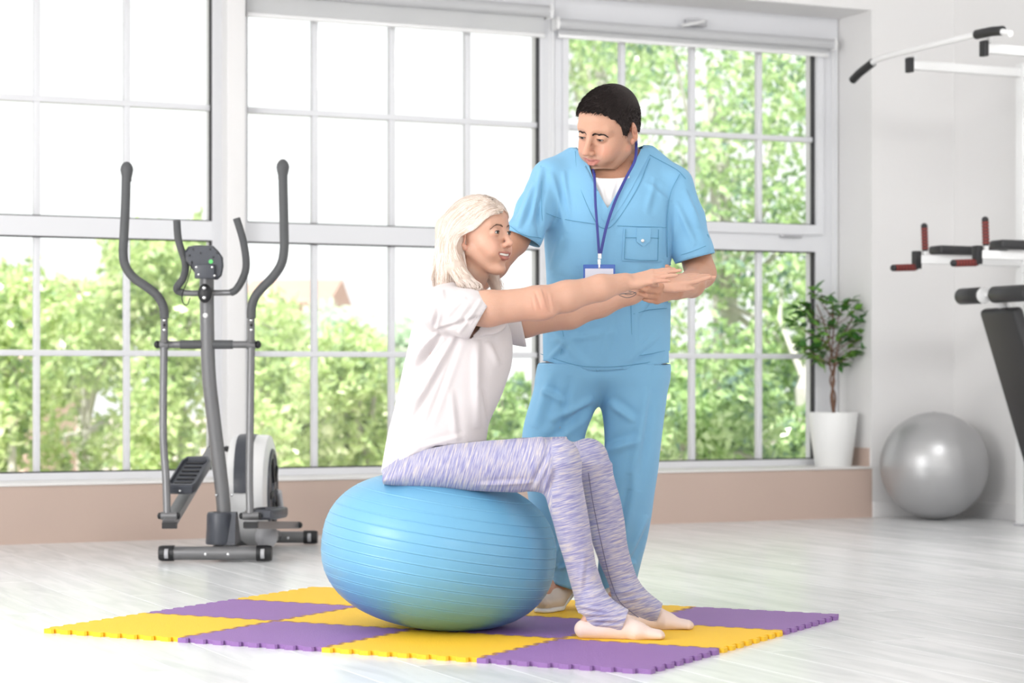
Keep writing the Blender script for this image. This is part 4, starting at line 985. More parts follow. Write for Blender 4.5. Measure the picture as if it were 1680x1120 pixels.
def head_extras(B, T, R, sc, parent, o, irs, skin_dark, gaze_dir, brow_m, lash_m, teeth, brow_w=1.0, brow_z=0.0, arch=1.0):
    mw = mat('eye_white', (.80, .78, .77), .12, bump=.002); mi = mat('iris', irs, .1, bump=.002); mp = mat('pupil', (.008, .008, .008), .08, bump=.002)
    for s in (-1, 1):
        c = T(.0737, s * .031, 0); e = MB().ball((0, 0, 0), .0126 * sc, 28, 18).build('eyeball', mw, parent, loc=tuple(c - o))
        g = R @ np.array(gaze_dir, float); g /= np.linalg.norm(g); q = Vector(g).to_track_quat('Z', 'Y').to_matrix()
        MB().lathe([(.0060, .01115), (.0048, .01195), (.0, .0127)], n=24, R=q).build('iris', mi, e); e.children[0].scale = (sc, sc, sc)
        MB().lathe([(.0027, .01265), (.0, .0132)], n=18, R=q).build('pupil', mp, e); e.children[1].scale = (sc, sc, sc)
        lo2 = np.array([T(.0870 - .0040 * abs(v) ** 2, s * .0315 + .0112 * v, -.0008 - (.0022 if skin_dark else 0) - (.0036 if teeth else .0028) * math.sqrt(max(0, 1 - (v * .97) ** 2))) for v in np.linspace(-1, 1, 11)]); tubes_obj('lower_lash', [lo2 - o], [[.0005 * sc] * 11], lash_m, parent, 5)
    for s in (-1, 1):      # brows
        bz = brow_z; pts = [(.092, s * .012, .0165 + bz), (.090, s * .018, .0165 + .002 * arch + bz), (.084, s * .030, .0165 + .0055 * arch + bz), (.076, s * .039, .0155 + .0045 * arch + bz), (.068, s * .046, .0145 + bz)]
        P = np.array([T(*p) for p in spline(pts, 6)]); P = B.project(P, 5, grow=.0004); n_ = len(P)
        cur = []; rad = []; rr = np.random.RandomState(3)
        t = np.gradient(P, axis=0); t /= np.linalg.norm(t, axis=1)[:, None]
        for _ in range(170):
            i = rr.randint(0, n_ - 1); wd = .0026 * sc * brow_w * (1 - .6 * i / n_); off = R[:, 2] * rr.uniform(-wd, wd); p0 = P[i] + off; d = t[i] * .9 + R[:, 2] * .35 * (1 - 1.3 * i / n_); L_ = .0075 * sc
            q = np.array([p0, p0 + d * L_ * .5, p0 + d * L_]); q = B.project(q, 2, grow=.0006); cur.append(q - o); rad.append([.0005 * sc, .0004 * sc, .0001])
        tubes_obj('eyebrow', cur, rad, brow_m, parent, 4)
        # lash line on the upper lid
        zc = -.0006 - (.0025 if skin_dark else 0); cs = .0046 - (.0022 if skin_dark else 0)
        P = np.array([T(.0873 - .0040 * abs(v) ** 2, s * .0315 + .0118 * v, zc + cs * math.sqrt(max(0, 1 - (v * .97) ** 2)) + .0002) for v in np.linspace(-1, 1, 13)])
        tubes_obj('lash_line', [P - o], [[.0009 * sc + .0010 * sc * math.sin(PI * i / 12) * (1 if teeth else .5) for i in range(13)]], lash_m, parent, 5)
    if teeth:
        tm_ = mat('tooth_enamel', (.80, .78, .73), .15, bump=.002)
        for k in range(-6, 7):
            y = k * .0042; x = .0918 - 16 * y * y; z = -.0618 + 5.5 * y * y
            rt = Matrix.Rotation(-y * 30, 3, 'Z'); V3 = Matrix([list(r) for r in R])
            tb = MB().ball((0, 0, 0), (.0026 * sc, .00235 * sc, .0044 * sc), 10, 8, V3 @ rt)
            tb.build('tooth', tm_, parent, loc=tuple(T(x, y, z) - o))
def head_color(V, T, R, c, sc, base, lip, blush, smile, beard=0, thin=0.0):
    "pigment of the skin: lips, a little red in cheeks, nose and ears; shaved beard area"
    L_ = ((V - c) @ R) / sc; x, y, z = L_.T; z = np.where(z < 0, z / LOW, z); col = np.tile(np.array(base, float), (len(V), 1))
    def mixin(cc, a): nonlocal col; a = np.clip(a, 0, 1)[:, None]; col = col * (1 - a) + np.array(cc) * a
    for s in (-1, 1): mixin(blush, .5 * np.exp(-(((y - s * .042) / .020) ** 2 + ((z + .032) / .018) ** 2)) * (x > .02))
    mixin(blush, .35 * np.exp(-((y / .014) ** 2 + ((z + .032) / .012) ** 2)) * (x > .085)); mixin(blush, .45 * (np.abs(y) > .068) * (z > -.05) * (z < .03) * (x > -.03) * (x < .02))
    if beard: mixin(beard, .32 * np.clip((-.040 - z) / .02, 0, 1) * (z > -.125) * (x > -.01) * np.clip(1 - np.exp(-((z + .063) / .008) ** 2 - (y / .02) ** 2), 0, 1)); 
    cw = .0235 + .0095 * smile; u = np.abs(y) / cw; zt = -.0515 - thin - .0060 * u ** 1.5 + .004 * smile * u ** 2 + .0012 * np.exp(-(y / .0035) ** 2) * -1; zb = -.0765 + thin * 1.6 - .002 * smile + .018 * u ** 2
    m = (u < 1.02) & (x > .068); a = np.clip((zt - z) / .0012, 0, 1) * np.clip((z - zb) / .0012, 0, 1) * m; mixin(lip, a)
    return col
def hand_fields(B, w_, f, dorsal, side, sc=1.0, curl=(.1, .1, .1, .1), spread=(.06, .02, -.02, -.06), thumb=(.5, .25, .2, .1), k=.006, lens=(.92, 1, .95, .78), thick=1.0):
    "hand rooted at the wrist w_: f along the fingers, dorsal out of its back; side +1 puts the thumb on cross(f, ...) left"
    f = np.array(f, float); f /= np.linalg.norm(f); d = np.array(dorsal, float); d -= f * (d @ f); d /= np.linalg.norm(d); t = np.cross(d, f) * side   # towards the thumb
    Q = lambda a, b, c_: w_ + (f * a + t * b + d * c_) * sc
    ys = (.027, .009, -.009, -.026); ln = [(.040, .025, .020), (.044, .028, .021), (.041, .026, .020), (.032, .020, .018)]
    for i in range(4):
        kn = (.086 - (.0, -.002, .003, .010)[i], ys[i], .0)
        B.cap(Q(.008, ys[i] * .62, .0), Q(*kn), .0135 * sc * thick, .0108 * sc * thick, .012 * sc)
        p = np.array(Q(*kn)); a = 0; sp = spread[i]
        for j in range(3):
            a += curl[i] * (1.0, 1.1, .7)[j]; dr = (f * math.cos(a) - d * math.sin(a)); dr = dr + t * sp; dr /= np.linalg.norm(dr); q = p + dr * ln[i][j] * sc * lens[i] * 1.0
            r0, r1 = ((.0098, .0088), (.0088, .0078), (.0078, .0064))[j]; g = (1, 1, .97, .86)[i] * thick; B.cap(p, q, r0 * g * sc, r1 * g * sc, k * sc * (1.3 if j == 0 else .6)); p = q
    B.ell(Q(.03, -.018, -.008), (.030 * sc, .014 * sc, .012 * sc), np.stack([f, t, d], 1), .01 * sc)
    a0, a1, a2, dn = thumb      # splay from the hand's axis, then bends; dn drops it towards the palm
    p = Q(.012, .018, -.006); 
    for j, (L_, r0, r1) in enumerate(((.042, .0150, .0118), (.032, .0112, .0098), (.026, .0098, .0072))):
        a = a0 - (0, a1, a1 + a2)[j]; dr = f * math.cos(a) + t * math.sin(a) - d * dn; dr /= np.linalg.norm(dr); q = p + dr * L_ * sc; B.cap(p, q, r0 * sc * thick, r1 * sc * thick, .010 * sc if j == 0 else .005 * sc); p = q

# ------------------------------------------------------------------ people (built square to the view, parented to an Empty at their base)
M['skin_f'] = mat('fair_skin', (.78, .52, .42), .48, bump=.10, scale=220, sss=.25, attr=True)
M['skin_m'] = mat('tanned_skin', (.62, .36, .26), .48, bump=.10, scale=220, sss=.22, attr=True)
M['tshirt'] = mat('white_cotton_jersey', (.66, .615, .62), .85, bump=.10, scale=500, sheen=.2)
M['scrubs'] = mat('light_blue_scrub_cotton', (.20, .45, .68), .75, bump=.08, scale=500, sheen=.15)
M['stitch'] = mat('blue_stitching', (.10, .30, .47), .8, bump=.1, scale=800)
M['sock'] = mat('pale_pink_sock', (.78, .62, .56), .8, bump=.12, scale=700)
M['hair_blonde'] = mat('platinum_blonde_hair', (.75, .61, .52), .38, bump=.15, scale=30, vary=.35, vscale=12, stretch=(6, 6, .6))
M['hair_blonde_light'] = mat('pale_blonde_strand', (.84, .73, .66), .34, bump=.05, scale=60)
M['hair_blonde_dark'] = mat('honey_blonde_strand', (.58, .43, .31), .38, bump=.05, scale=60)
M['hair_dark'] = mat('short_dark_hair', (.018, .010, .009), .75, bump=.3, scale=500)
M['brow_f'] = mat('brown_brow_hair', (.16, .085, .055), .6, bump=.1); M['lash'] = mat('dark_lashes', (.03, .02, .018), .5, bump=.1)
def legging_mat():
    m, N, L, b = new_mat('lilac_marl_leggings'); tc = N.new('ShaderNodeTexCoord'); out = []
    at = N.new('ShaderNodeAttribute'); at.attribute_name = 'knit'
    for sc, ramp in (((20, 240, 1), [(.34, (.27, .27, .48)), (.50, (.43, .42, .56)), (.62, (.62, .57, .56))]), ((45, 620, 1), [(.40, (.55, .53, .74)), (.60, (1, 1, 1))])):
        mp = N.new('ShaderNodeMapping'); mp.inputs['Scale'].default_value = sc; L.new(at.outputs['Vector'], mp.inputs['Vector'])
        n = N.new('ShaderNodeTexNoise'); n.inputs['Scale'].default_value = 1.0; n.inputs['Detail'].default_value = 3; n.inputs['Distortion'].default_value = .25; L.new(mp.outputs[0], n.inputs['Vector'])
        cr = N.new('ShaderNodeValToRGB'); cr.color_ramp.elements[0].position = ramp[0][0]; cr.color_ramp.elements[0].color = (*ramp[0][1], 1); cr.color_ramp.elements[1].position = ramp[-1][0]; cr.color_ramp.elements[1].color = (*ramp[-1][1], 1)
        for p, c in ramp[1:-1]: e = cr.color_ramp.elements.new(p); e.color = (*c, 1)
        L.new(n.outputs['Fac'], cr.inputs['Fac']); out.append(cr)
    mx = N.new('ShaderNodeMix'); mx.data_type = 'RGBA'; mx.blend_type = 'MULTIPLY'; mx.inputs['Factor'].default_value = .55; L.new(out[0].outputs[0], mx.inputs['A']); L.new(out[1].outputs[0], mx.inputs['B']); L.new(mx.outputs['Result'], b.inputs['Base Color'])
    b.inputs['Roughness'].default_value = .8; b.inputs['Sheen Weight'].default_value = .2
    bp = N.new('ShaderNodeBump'); bp.inputs['Strength'].default_value = .12; bp.inputs['Distance'].default_value = .004; L.new(out[1].outputs[0], bp.inputs['Height']); L.new(bp.outputs[0], b.inputs['Normal'])
    return m
M['leggings'] = legging_mat()
def solidify(o, t):
    md = o.modifiers.new('thickness', 'SOLIDIFY'); md.thickness = t; md.offset = -1; return o
def plane_cut(*planes):
    "keeps the side the normals point away from; planes = (point, normal)"
    def f(p):
        d = np.full(p.shape[:-1], -9.)
        for q, n in planes: n = np.array(n, float); n /= np.linalg.norm(n); d = np.maximum(d, (p - q) @ n)
        return d
    return f

def woman():
    t, o = view_thing('person', 'seated blonde person in white t-shirt and lilac leggings, arms held forward, on blue ball', 'person', C(960, 1040, 6.4)[0], 6.45, 0)
    sc = 1.0; f = np.array([math.cos(33 * D2R), -math.sin(33 * D2R), .03]); R = frame(f, (-.02, 0, 1)); hc = C(787, 384.5, 6.58)
    DN, DF = 6.42, 6.75
    # near arm (her right), far arm (her left)
    n_arm = [C(735, 508, 6.44), C(800, 506, 6.42), C(880, 497, 6.44), C(930, 486, 6.47), C(985, 472, 6.50), C(1026, 463, 6.53)]
    n_r = [.046, .0505, .0475, .044, .037, .0285]
    f_arm = [C(790, 515, 6.74), C(860, 528, 6.76), C(935, 516, 6.75), C(985, 498, 6.74), C(1035, 480, 6.72), C(1072, 467, 6.71)]
    f_r = [.044, .046, .042, .039, .033, .0270]
    # ---- leggings
    B = Body()
    zrow = lambda py, Y: C(0, py, Y)[2]; xc = lambda px, Y: C(px, 0, Y)[0]
    def leg(thigh, Yh, Yk, shin, cuff, foot):
        sl = []
        for px, tp, bt in thigh:
            Y = Yh + (Yk - Yh) * (px - 640) / 290; zt, zb = zrow(tp, Y), zrow(bt, Y); sl.append((xc(px, Y), Y, .083 - .02 * (px - 640) / 290, (zt + zb) / 2, (zt - zb) / 2))
        B.stack(sl, axis=0, k=.03, e=2.15)
        sl = [(zrow(py, Yk), xc((l + r) / 2, Yk), (r - l) / 2 / F * Yk, Yk, (r - l) / 2 / F * Yk * 1.03) for py, l, r in shin]
        B.stack(sl, axis=2, k=.035, e=2.05)
    leg([(630, 778, 794), (660, 757, 799), (700, 738, 802), (740, 729, 803), (800, 722, 806), (850, 719, 808), (888, 718, 803)], 6.46, 6.36, [(762, 890, 950), (800, 892, 957), (832, 900, 963), (864, 909, 969), (893, 917, 972), (925, 927, 978), (957, 936, 988), (983, 943, 998), (1000, 947, 1008)], None, None)
    B.ell(C(919, 754, 6.36), (.060, .060, .062), k=.03); B.ell(C(884, 762, 6.37), (.050, .058, .066), k=.03)
    B.cap(C(976, 992, 6.33), C(1032, 1023, 6.315), .041, .034, .03)       # instep sleeve of the stirrup
    B.cap(C(982, 1018, 6.33), C(1014, 1028, 6.32), .034, .030, .02)
    leg([(650, 768, 796), (700, 745, 800), (760, 730, 800), (850, 717, 800), (930, 716, 796)], 6.72, 6.61, [(762, 940, 1002), (806, 954, 1015), (854, 963, 1025), (886, 969, 1028), (925, 985, 1037), (957, 998, 1048), (977, 1003, 1060), (987, 1006, 1070)], None, None)
    B.ell(C(965, 753, 6.61), (.062, .060, .064), k=.03); B.ell(C(930, 762, 6.62), (.050, .058, .062), k=.03)
    B.cap(C(1034, 976, 6.58), C(1082, 1008, 6.56), .041, .033, .03); B.cap(C(1040, 1000, 6.58), C(1064, 1013, 6.57), .033, .029, .02)
    B.ell(C(690, 768, 6.59), (.105, .165, .062), k=.05); B.ell(C(712, 750, 6.59), (.095, .145, .060), k=.04)
    LEG = B
    # ---- t-shirt
    B = Body(); D0 = 6.59
    rows = [(790, 622, 800, .15), (760, 627, 797, .165), (735, 631, 796, .160), (705, 637, 798, .150), (680, 644, 807, .142), (640, 654, 825, .136), (600, 663, 838, .138), (570, 670, 841, .132), (540, 675, 838, .125), (515, 682, 825, .125), (495, 692, 800, .125), (478, 705, 785, .11), (462, 718, 772, .075)]
    B.stack([(zrow(py, D0), xc((l + r) / 2, D0), (r - l) / 2 / F * D0, D0, ry) for py, l, r, ry in rows], k=.02, e=2.25)
    B.cap(C(738, 503, 6.46), C(728, 490, 6.70), .050, .05, .04)
    B.chain([C(728, 508, 6.455), C(770, 515, 6.42), C(806, 521, 6.42)], [.066, .064, .061], k=.035, kk=.02)       # near sleeve
    B.chain([C(770, 512, 6.70), C(815, 528, 6.75), C(862, 538, 6.76)], [.06, .058, .056], k=.03, kk=.02)         # far sleeve
    B.cap(C(747, 486, 6.60), C(738, 480, 6.60), .07, .075, .03)
    TOP = B
    def body(with_head):
        B = Body()
        if with_head:
            T = head_fields(B, R, hc, sc, True, 1.0)
        B.chain([hc + R @ np.array([-.030, 0, -.045]), C(771, 448, 6.59), C(752, 482, 6.60)], [.052, .049, .054], k=.02, kk=.03)
        if with_head: return B, T
        B.cap(C(738, 505, 6.48), C(775, 505, 6.70), .044, .044, .03)
        B.chain(n_arm, n_r, k=.03, kk=.02); B.chain(f_arm, f_r, k=.03, kk=.02)
        B.ell(C(895, 512, 6.43), (.030, .022, .018), k=.02)
        # hands
        hand_fields(B, C(1030, 462, 6.53), (1, .02, .20), (-.16, -.62, .80), 1, .90, curl=(.04, .02, .04, .10), spread=(.0, .0, -.01, -.03), thumb=(.12, .05, .1, .55), lens=(.9, .98, .93, .86), thick=.96)
        hand_fields(B, C(1078, 466, 6.71), (1, -.05, .16), (-.17, -.50, .85), -1, .98, curl=(-.08, .02, .04, .06), spread=(.02, .0, -.02, -.04), thumb=(.34, .22, .12, .10), lens=(.95, 1, .95, .86), thick=.92)
        B.include(LEG, .009, (0, 1, 2, 3, 6, 7, 8, 9, 12, 13)); B.cap(C(975, 995, 6.33), C(1062, 1036, 6.31), .018, .010, .01); B.cap(C(975, 995, 6.33), C(958, 1026, 6.33), .018, .016, .01); B.cap(C(1032, 980, 6.58), C(1110, 1020, 6.56), .018, .010, .01); B.cap(C(1032, 980, 6.58), C(1013, 1008, 6.58), .018, .016, .01); B.include(TOP, .017, (0, 1, len(TOP.P) - 1))
        return B
    BH, T = body(True); BB = body(False)
    zc = C(0, 452, 6.6)[2]
    allB = Body(); allB.P = BH.P + BB.P
    V1, Q1 = BH.mesh(.0017, lo=np.array([-9, 0, zc - .03]))
    # the neck cylinder of the head part is cut at its lower end, inside the neck of the body part
    V2, Q2 = BB.mesh(.0036)
    V2 = smooth_skin(V2, Q2, 1)
    base = (.62, .36, .26); c1 = head_color(V1, T, R, hc, sc, base, (.42, .16, .125), (.72, .37, .28), 1.0); c2 = np.tile(np.array(base), (len(V2), 1))
    # warmer knuckles, elbows and fingertips
    for q, r in ((C(890, 500, 6.40), .04), (C(1128, 440, 6.5), .03), (C(1180, 440, 6.7), .03), (C(1085, 450, 6.5), .025)):
        a = .35 * np.exp(-(((V2 - q) / r) ** 2).sum(1))[:, None]; c2 = c2 * (1 - a) + np.array((.72, .33, .24)) * a
    # elbow creases
    N2 = vnorm(V2, Q2); V2 = folds(V2, N2, [((878, 478), (888, 508), -.0022, .0035), ((886, 474), (897, 512), .002, .004), ((898, 480), (904, 512), -.0018, .0035), ((872, 486), (878, 512), -.0014, .003)], 6.42)
    body_o = quads_obj('body', np.r_[V1, V2] - o, np.r_[Q1, Q2 + len(V1)], M['skin_f'], t, col=np.r_[c1, c2])
    head_extras(BH, T, R, sc, body_o, o, (.045, .05, .035), False, (1, .02, -.02), M['brow_f'], M['lash'], True, .75)
    # tattoo: a small leafy vine on the inner side of the far forearm
    tt = mat('faded_tattoo_ink', (.10, .12, .13), .6, bump=.01)
    def on(px, py): 
        x, z = C(px, py, 6.68)[[0, 2]]; y = BB.front(np.array([x]), np.array([z]), 6.6, 6.9)[0]; y = 6.68 if np.isnan(y) else y; return np.array([x, y - .0006, z])
    cur = []; rad = []
    def stroke(pts, r): P = [on(*p) for p in spline(pts, 4)]; P = P[:1] * max(0, 13 - len(P)) + P[:13]; cur.append(np.array(P) - o); rad.append([r] * 13)
    stroke([(990, 488), (1004, 485), (1020, 482), (1036, 480)], .0010); stroke([(1014, 483), (1024, 478), (1036, 478), (1044, 481)], .0009); stroke([(1016, 484), (1028, 488), (1038, 486), (1044, 482)], .0009); stroke([(1022, 481), (1030, 483), (1038, 482), (1043, 479)], .0008)
    for px in range(994, 1016, 4): stroke([(px, 487 - (px - 994) * .2), (px + 1, 484 - (px - 994) * .2), (px + 3, 483.5 - (px - 994) * .2), (px + 2, 486 - (px - 994) * .2)], .0013)
    tubes_obj('tattoo', cur, rad, tt, body_o, 4)

    # ---- socks
    S = Body(); parts = []
    for heel, ball_, toe, an in ((C(958, 1024, 6.33), C(1045, 1031, 6.31), C(1080, 1036, 6.30), C(975, 985, 6.33)), (C(1012, 1006, 6.58), C(1093, 1016, 6.56), C(1128, 1021, 6.55), C(1030, 965, 6.58))):
        S = Body(); zf = MT
        kz = lambda p, r: np.array([p[0], p[1], zf + r])
        S.cap(kz(heel, .0255), kz(ball_, .019), .0275, .026, .02, w=(0, 1, 0), fl=1.12); S.cap(kz(ball_, .018), kz(toe, .013), .0215, .0150, .02, w=(0, 1, 0), fl=1.9)
        S.chain([an, (an + kz(ball_, .03)) / 2 + np.array([-.006, 0, -.004]), kz(ball_, .021)], [.025, .027, .022], k=.03, kk=.02)
        for j in range(5):
            dy = (-1.9 + j * .95) * .013; dx = (-.002, .004, .004, 0, -.008)[j] if heel[1] < 6.4 else (-.008, 0, .004, .004, -.002)[j]
            S.cap(kz(ball_, .014) + np.array([.005, dy * .8, 0]), kz(toe, .0105) + np.array([.006 + dx, dy, 0]), .0115, (.0085, .009, .0095, .010, .012)[j if heel[1] < 6.4 else j], .006)
        V, Q = S.mesh(.0026, cut=plane_cut((np.array([0, 0, MT]), (0, 0, -1)))); N = vnorm(V, Q); V = wave(V, N, .0006, 90, 3)
        parts.append(S); quads_obj('sock', V - o, Q, M['sock'], t)

    B = LEG
    # open ends: toe cuffs and heel cut-outs, floor
    def cut(p):
        n1 = np.array([.93, 0, -.36]); n1 /= np.linalg.norm(n1)
        a = (p - C(1020, 1027, 6.32)) @ n1; a = np.where(p[:, 1] < 6.46, a, -1)
        b = (p - C(1078, 1012, 6.56)) @ n1; b = np.where(p[:, 1] >= 6.46, b, -1)
        hn = np.array([-.92, 0, -.40]); hn /= np.linalg.norm(hn)
        c_ = (p - C(957, 1024, 6.33)) @ hn; c_ = np.where((p[:, 1] < 6.46) & (p[:, 2] < .12), c_, -1); d_ = (p - C(1012, 1004, 6.58)) @ hn; d_ = np.where((p[:, 1] >= 6.46) & (p[:, 2] < .12), d_, -1)
        return np.maximum.reduce([a, b, c_, d_, MT - p[:, 2]])
    V, Q = B.mesh(.0036, cut=cut, drop=.25); N = vnorm(V, Q)
    fl = [((898, 742), (870, 800), -.006, .007), ((905, 762), (893, 806), .005, .008), ((948, 990), (1000, 1000), .003, .005), ((950, 1002), (1012, 1006), .003, .005), ((955, 1014), (1022, 1012), .003, .005), ((960, 975), (990, 968), .0025, .005), ((958, 910), (950, 980), .003, .007),
          ((968, 1020), (1018, 1022), .0025, .004), ((1012, 984), (1055, 978), .003, .005), ((1022, 998), (1070, 988), .003, .005), ((780, 795), (880, 790), .003, .006), ((1028, 960), (1050, 955), .003, .005)]
    for _ in (0,): V = folds(V, N, fl, 6.35)
    V = wave(V, N, .0010, 26, 5)
    lo_ = quads_obj('leggings', V - o, Q, M['leggings'], t)
    # knit direction: across the limb, streaks run round each leg
    near = V[:, 1] < (6.46 + .06); kx = V[:, 0]; kz_ = V[:, 2]; Yk = 6.36
    thigh = np.clip((xc(905, 6.36) - kx) / .05 + .5, 0, 1); thigh = np.where(near, thigh, np.clip((xc(950, 6.6) - kx) / .05 + .5, 0, 1)) * (kz_ > .3)
    slant = kz_ - .25 * kx
    u = np.where(thigh > .5, kz_ * 1.0 + .25 * kx, kx * 1.0 + .25 * kz_); v = np.where(thigh > .5, kx - .28 * kz_, kz_ - .28 * kx)
    at = lo_.data.attributes.new('knit', 'FLOAT_VECTOR', 'POINT'); at.data.foreach_set('vector', np.stack([u, v, V[:, 1] * .3], -1).astype(np.float32).ravel())
    # seam on the far leg
    rowp = [(965, 775), (972, 820), (982, 870), (992, 915), (1003, 955), (1016, 985), (1040, 1006), (1062, 1022)]
    P = []
    for px, py in spline(rowp, 5):
        x, z = C(px, py, 6.57)[[0, 2]]; y = B.front(np.array([x]), np.array([z]), 6.47, 6.75)[0]; P.append([x, (y if not np.isnan(y) else 6.55) - .0005, z])
    MB().tube(np.array(P) - o, .0014, 5).build('seam', mat('dark_seam', (.17, .16, .25), .8, bump=.05), lo_)

    B = TOP
    def tcut(p):
        a = (p - C(793, 515, 6.42)) @ np.array([.867, 0, -.498]); na = np.hypot(p[:, 1] - 6.42, p[:, 2] - zrow(518, 6.42)); a = np.where((na < .074) & (p[:, 1] < 6.458) & (p[:, 0] > xc(762, 6.4)), a, -1)
        b = (p - C(858, 540, 6.76)) @ np.array([.98, 0, .20]); nb = np.hypot(p[:, 1] - 6.76, p[:, 2] - zrow(535, 6.76)); b = np.where((nb < .072) & (p[:, 0] > xc(842, 6.76)), b, -1)
        # hem: higher at the front than over the seat
        hx = np.array([xc(q, 6.45) for q in (600, 627, 650, 680, 715, 760, 800, 860)]); hz = np.array([zrow(q, 6.45) for q in (778, 778, 766, 747, 731, 728, 725, 725)])
        c_ = np.interp(p[:, 0], hx, hz) - p[:, 2]
        nn = np.array([.25, 0, .97]); d_ = (p - C(745, 459, 6.60)) @ nn
        r_ = .046 - np.sqrt(((p[:, 0] - C(752, 0, 6.6)[0]) / 1.1) ** 2 + (p[:, 1] - 6.60) ** 2); e_ = np.where(p[:, 2] > zrow(492, 6.6), r_, -1)
        return np.maximum.reduce([a, b, c_, d_, e_])
    V, Q = B.mesh(.0036, cut=tcut, drop=.3, grow=.001); N = vnorm(V, Q)
    fl = [((712, 548), (640, 668), .0050, .007), ((722, 552), (650, 640), -.004, .007), ((745, 552), (668, 690), .0055, .008), ((752, 556), (700, 700), -.0035, .009), ((718, 545), (675, 600), .005, .006), ((720, 505), (712, 540), -.005, .006), ((745, 535), (770, 500), .003, .008), ((710, 545), (790, 520), -.0035, .006), ((783, 560), (782, 700), .0055, .012), ((800, 560), (818, 600), .004, .010), ((790, 640), (796, 722), .004, .008), ((640, 700), (700, 640), .003, .007),
          ((660, 740), (760, 715), .003, .007), ((650, 760), (690, 735), .004, .006), ((740, 640), (748, 725), .0025, .010), ((725, 475), (730, 500), .002, .008), ((735, 520), (765, 490), .0035, .007), ((755, 545), (790, 495), .0035, .006), ((632, 720), (655, 765), -.003, .008)]
    V = folds(V, N, fl, 6.45, gain=2.3); V = wave(V, N, .0034, 16, 8, (1, 1, .45))
    V = wave(V, N, .0012, 38, 9, (1, 1, .4))
    sh = quads_obj('tshirt', V - o, Q, M['tshirt'], t); solidify(sh, .0016)
    # sleeve hems and shoulder seam
    def seam(pts, Y0, Y1, r=.0011, name='seam', m=M['tshirt'], par=sh, BB_=B, lift=.0014, K=6):
        P = []
        for px, py in spline(pts, K):
            Ym = (Y0 + Y1) / 2; x, z = C(px, py, Ym)[[0, 2]]; y = BB_.front(np.array([x]), np.array([z]), Y0, Y1)[0]
            if np.isnan(y): continue
            P.append([x, y - lift, z])
        return MB().tube(np.array(P) - o, r, 5).build(name, m, par)
    seam([(706, 478), (702, 505), (704, 530), (712, 548)], 6.3, 6.6); seam([(802, 486), (785, 514), (768, 541)], 6.3, 6.5)

    # ---- hair
    HB = Body(); TT = lambda x, y, z: hc + R @ np.array([x, y, z])
    HB.ell(TT(-.014, 0, .034), (.0975, .078, .0868), R, .01); HB.ell(TT(-.040, 0, -.005), (.072, .079, .085), R, .03); HB.ell(TT(.020, 0, .033), (.0725, .0710, .0715), R, .03)
    ncap = lambda pts, rr, **k: HB.chain([C(*p) for p in pts], rr, **k)
    ncap([(742, 372, 6.56), (737, 410, 6.54), (733, 440, 6.53), (731, 463, 6.53)], [.045, .040, .036, .030], k=.02)
    ncap([(742, 412, 6.51), (748, 438, 6.49), (764, 462, 6.48), (780, 475, 6.48)], [.024, .026, .023, .015], k=.02)
    ncap([(738, 375, 6.64), (736, 420, 6.66), (735, 465, 6.66)], [.045, .04, .03], k=.02)
    ncap([(790, 380, 6.70), (797, 420, 6.69), (806, 450, 6.66), (814, 474, 6.64)], [.022, .022, .022, .015], k=.015)
    # clear the face: everything in front of the hairline
    def hcut(p):
        L_ = (p - hc) @ R; x, y, z = L_.T
        az = np.degrees(np.arctan2(np.abs(y), x))
        zn = np.interp(az, [0, 20, 28, 50, 67, 80, 96, 103, 118, 180], [.072, .079, .080, .062, .034, .004, .000, -.09, -.09, -.1]); zf = np.interp(az, [0, 20, 40, 70, 90, 112, 130, 180], [.070, .058, .044, .02, .0, -.02, -.08, -.1])
        zl = np.where(y < 0, zn, zf) + .0015 * np.sin(az * .9)
        return np.where(z > -.062, zl - z, -1)
    HV, HQ = HB.mesh(.0026, cut=hcut); HN = vnorm(HV, HQ)
    # combed grooves: ripple across the strand direction
    L_ = (HV - hc) @ R; ang = np.arctan2(L_[:, 2] - .0, L_[:, 0] + .02); g = np.sin(L_[:, 0] * 330 + L_[:, 2] * 130 + 3 * np.sin(L_[:, 2] * 40)) * .0005
    HV = HV + HN * g[:, None]
    ho = quads_obj('hair', HV - o, HQ, M['hair_blonde'], t)
    # strands laid over the surface along guide curves
    G = [[(790, 321), (755, 328), (728, 352), (716, 392), (710, 432), (703, 474)],
         [(800, 324), (765, 333), (738, 358), (722, 396), (716, 435), (710, 476)],
         [(810, 327), (778, 338), (748, 363), (730, 396), (723, 436), (720, 476)],
         [(818, 331), (788, 343), (757, 368), (737, 396), (731, 438), (735, 476)],
         [(823, 335), (796, 347), (766, 370), (741, 394), (737, 438), (750, 476)],
         [(825, 340), (803, 349), (776, 369), (748, 388), (740, 430), (764, 476)],
         [(822, 343), (802, 351), (779, 371), (752, 386), (743, 425), (780, 477)],
         [(822, 346), (800, 354), (778, 374), (750, 390), (751, 425), (794, 478)]]
    rr = np.random.RandomState(4)
    for nm, m_, cnt, rad_, grow in (('strands', 'hair_blonde_light', 460, .00095, .0020), ('strands', 'hair_blonde', 420, .0010, .0018), ('strands', 'hair_blonde_dark', 130, .0007, .0022)):
        cur, rads = [], []
        X = []; 
        for _ in range(cnt):
            a = rr.uniform(0, len(G) - 1.001); i = int(a); fr = a - i; pts = [np.array(p) * (1 - fr) + np.array(q) * fr + rr.normal(size=2) * (2.2 if k == 0 else 1.0 + 1.2 * k / 5) for k, (p, q) in enumerate(zip(G[i], G[i + 1]))]
            X.append(np.array(spline(pts, 5)))
        X = np.array(X); x = (X[..., 0] - 840) / F * 6.5; z = H - (X[..., 1] - HY) / F * 6.5
        y = HB.front(x, z, 6.38, 6.68, grow, steps=50)
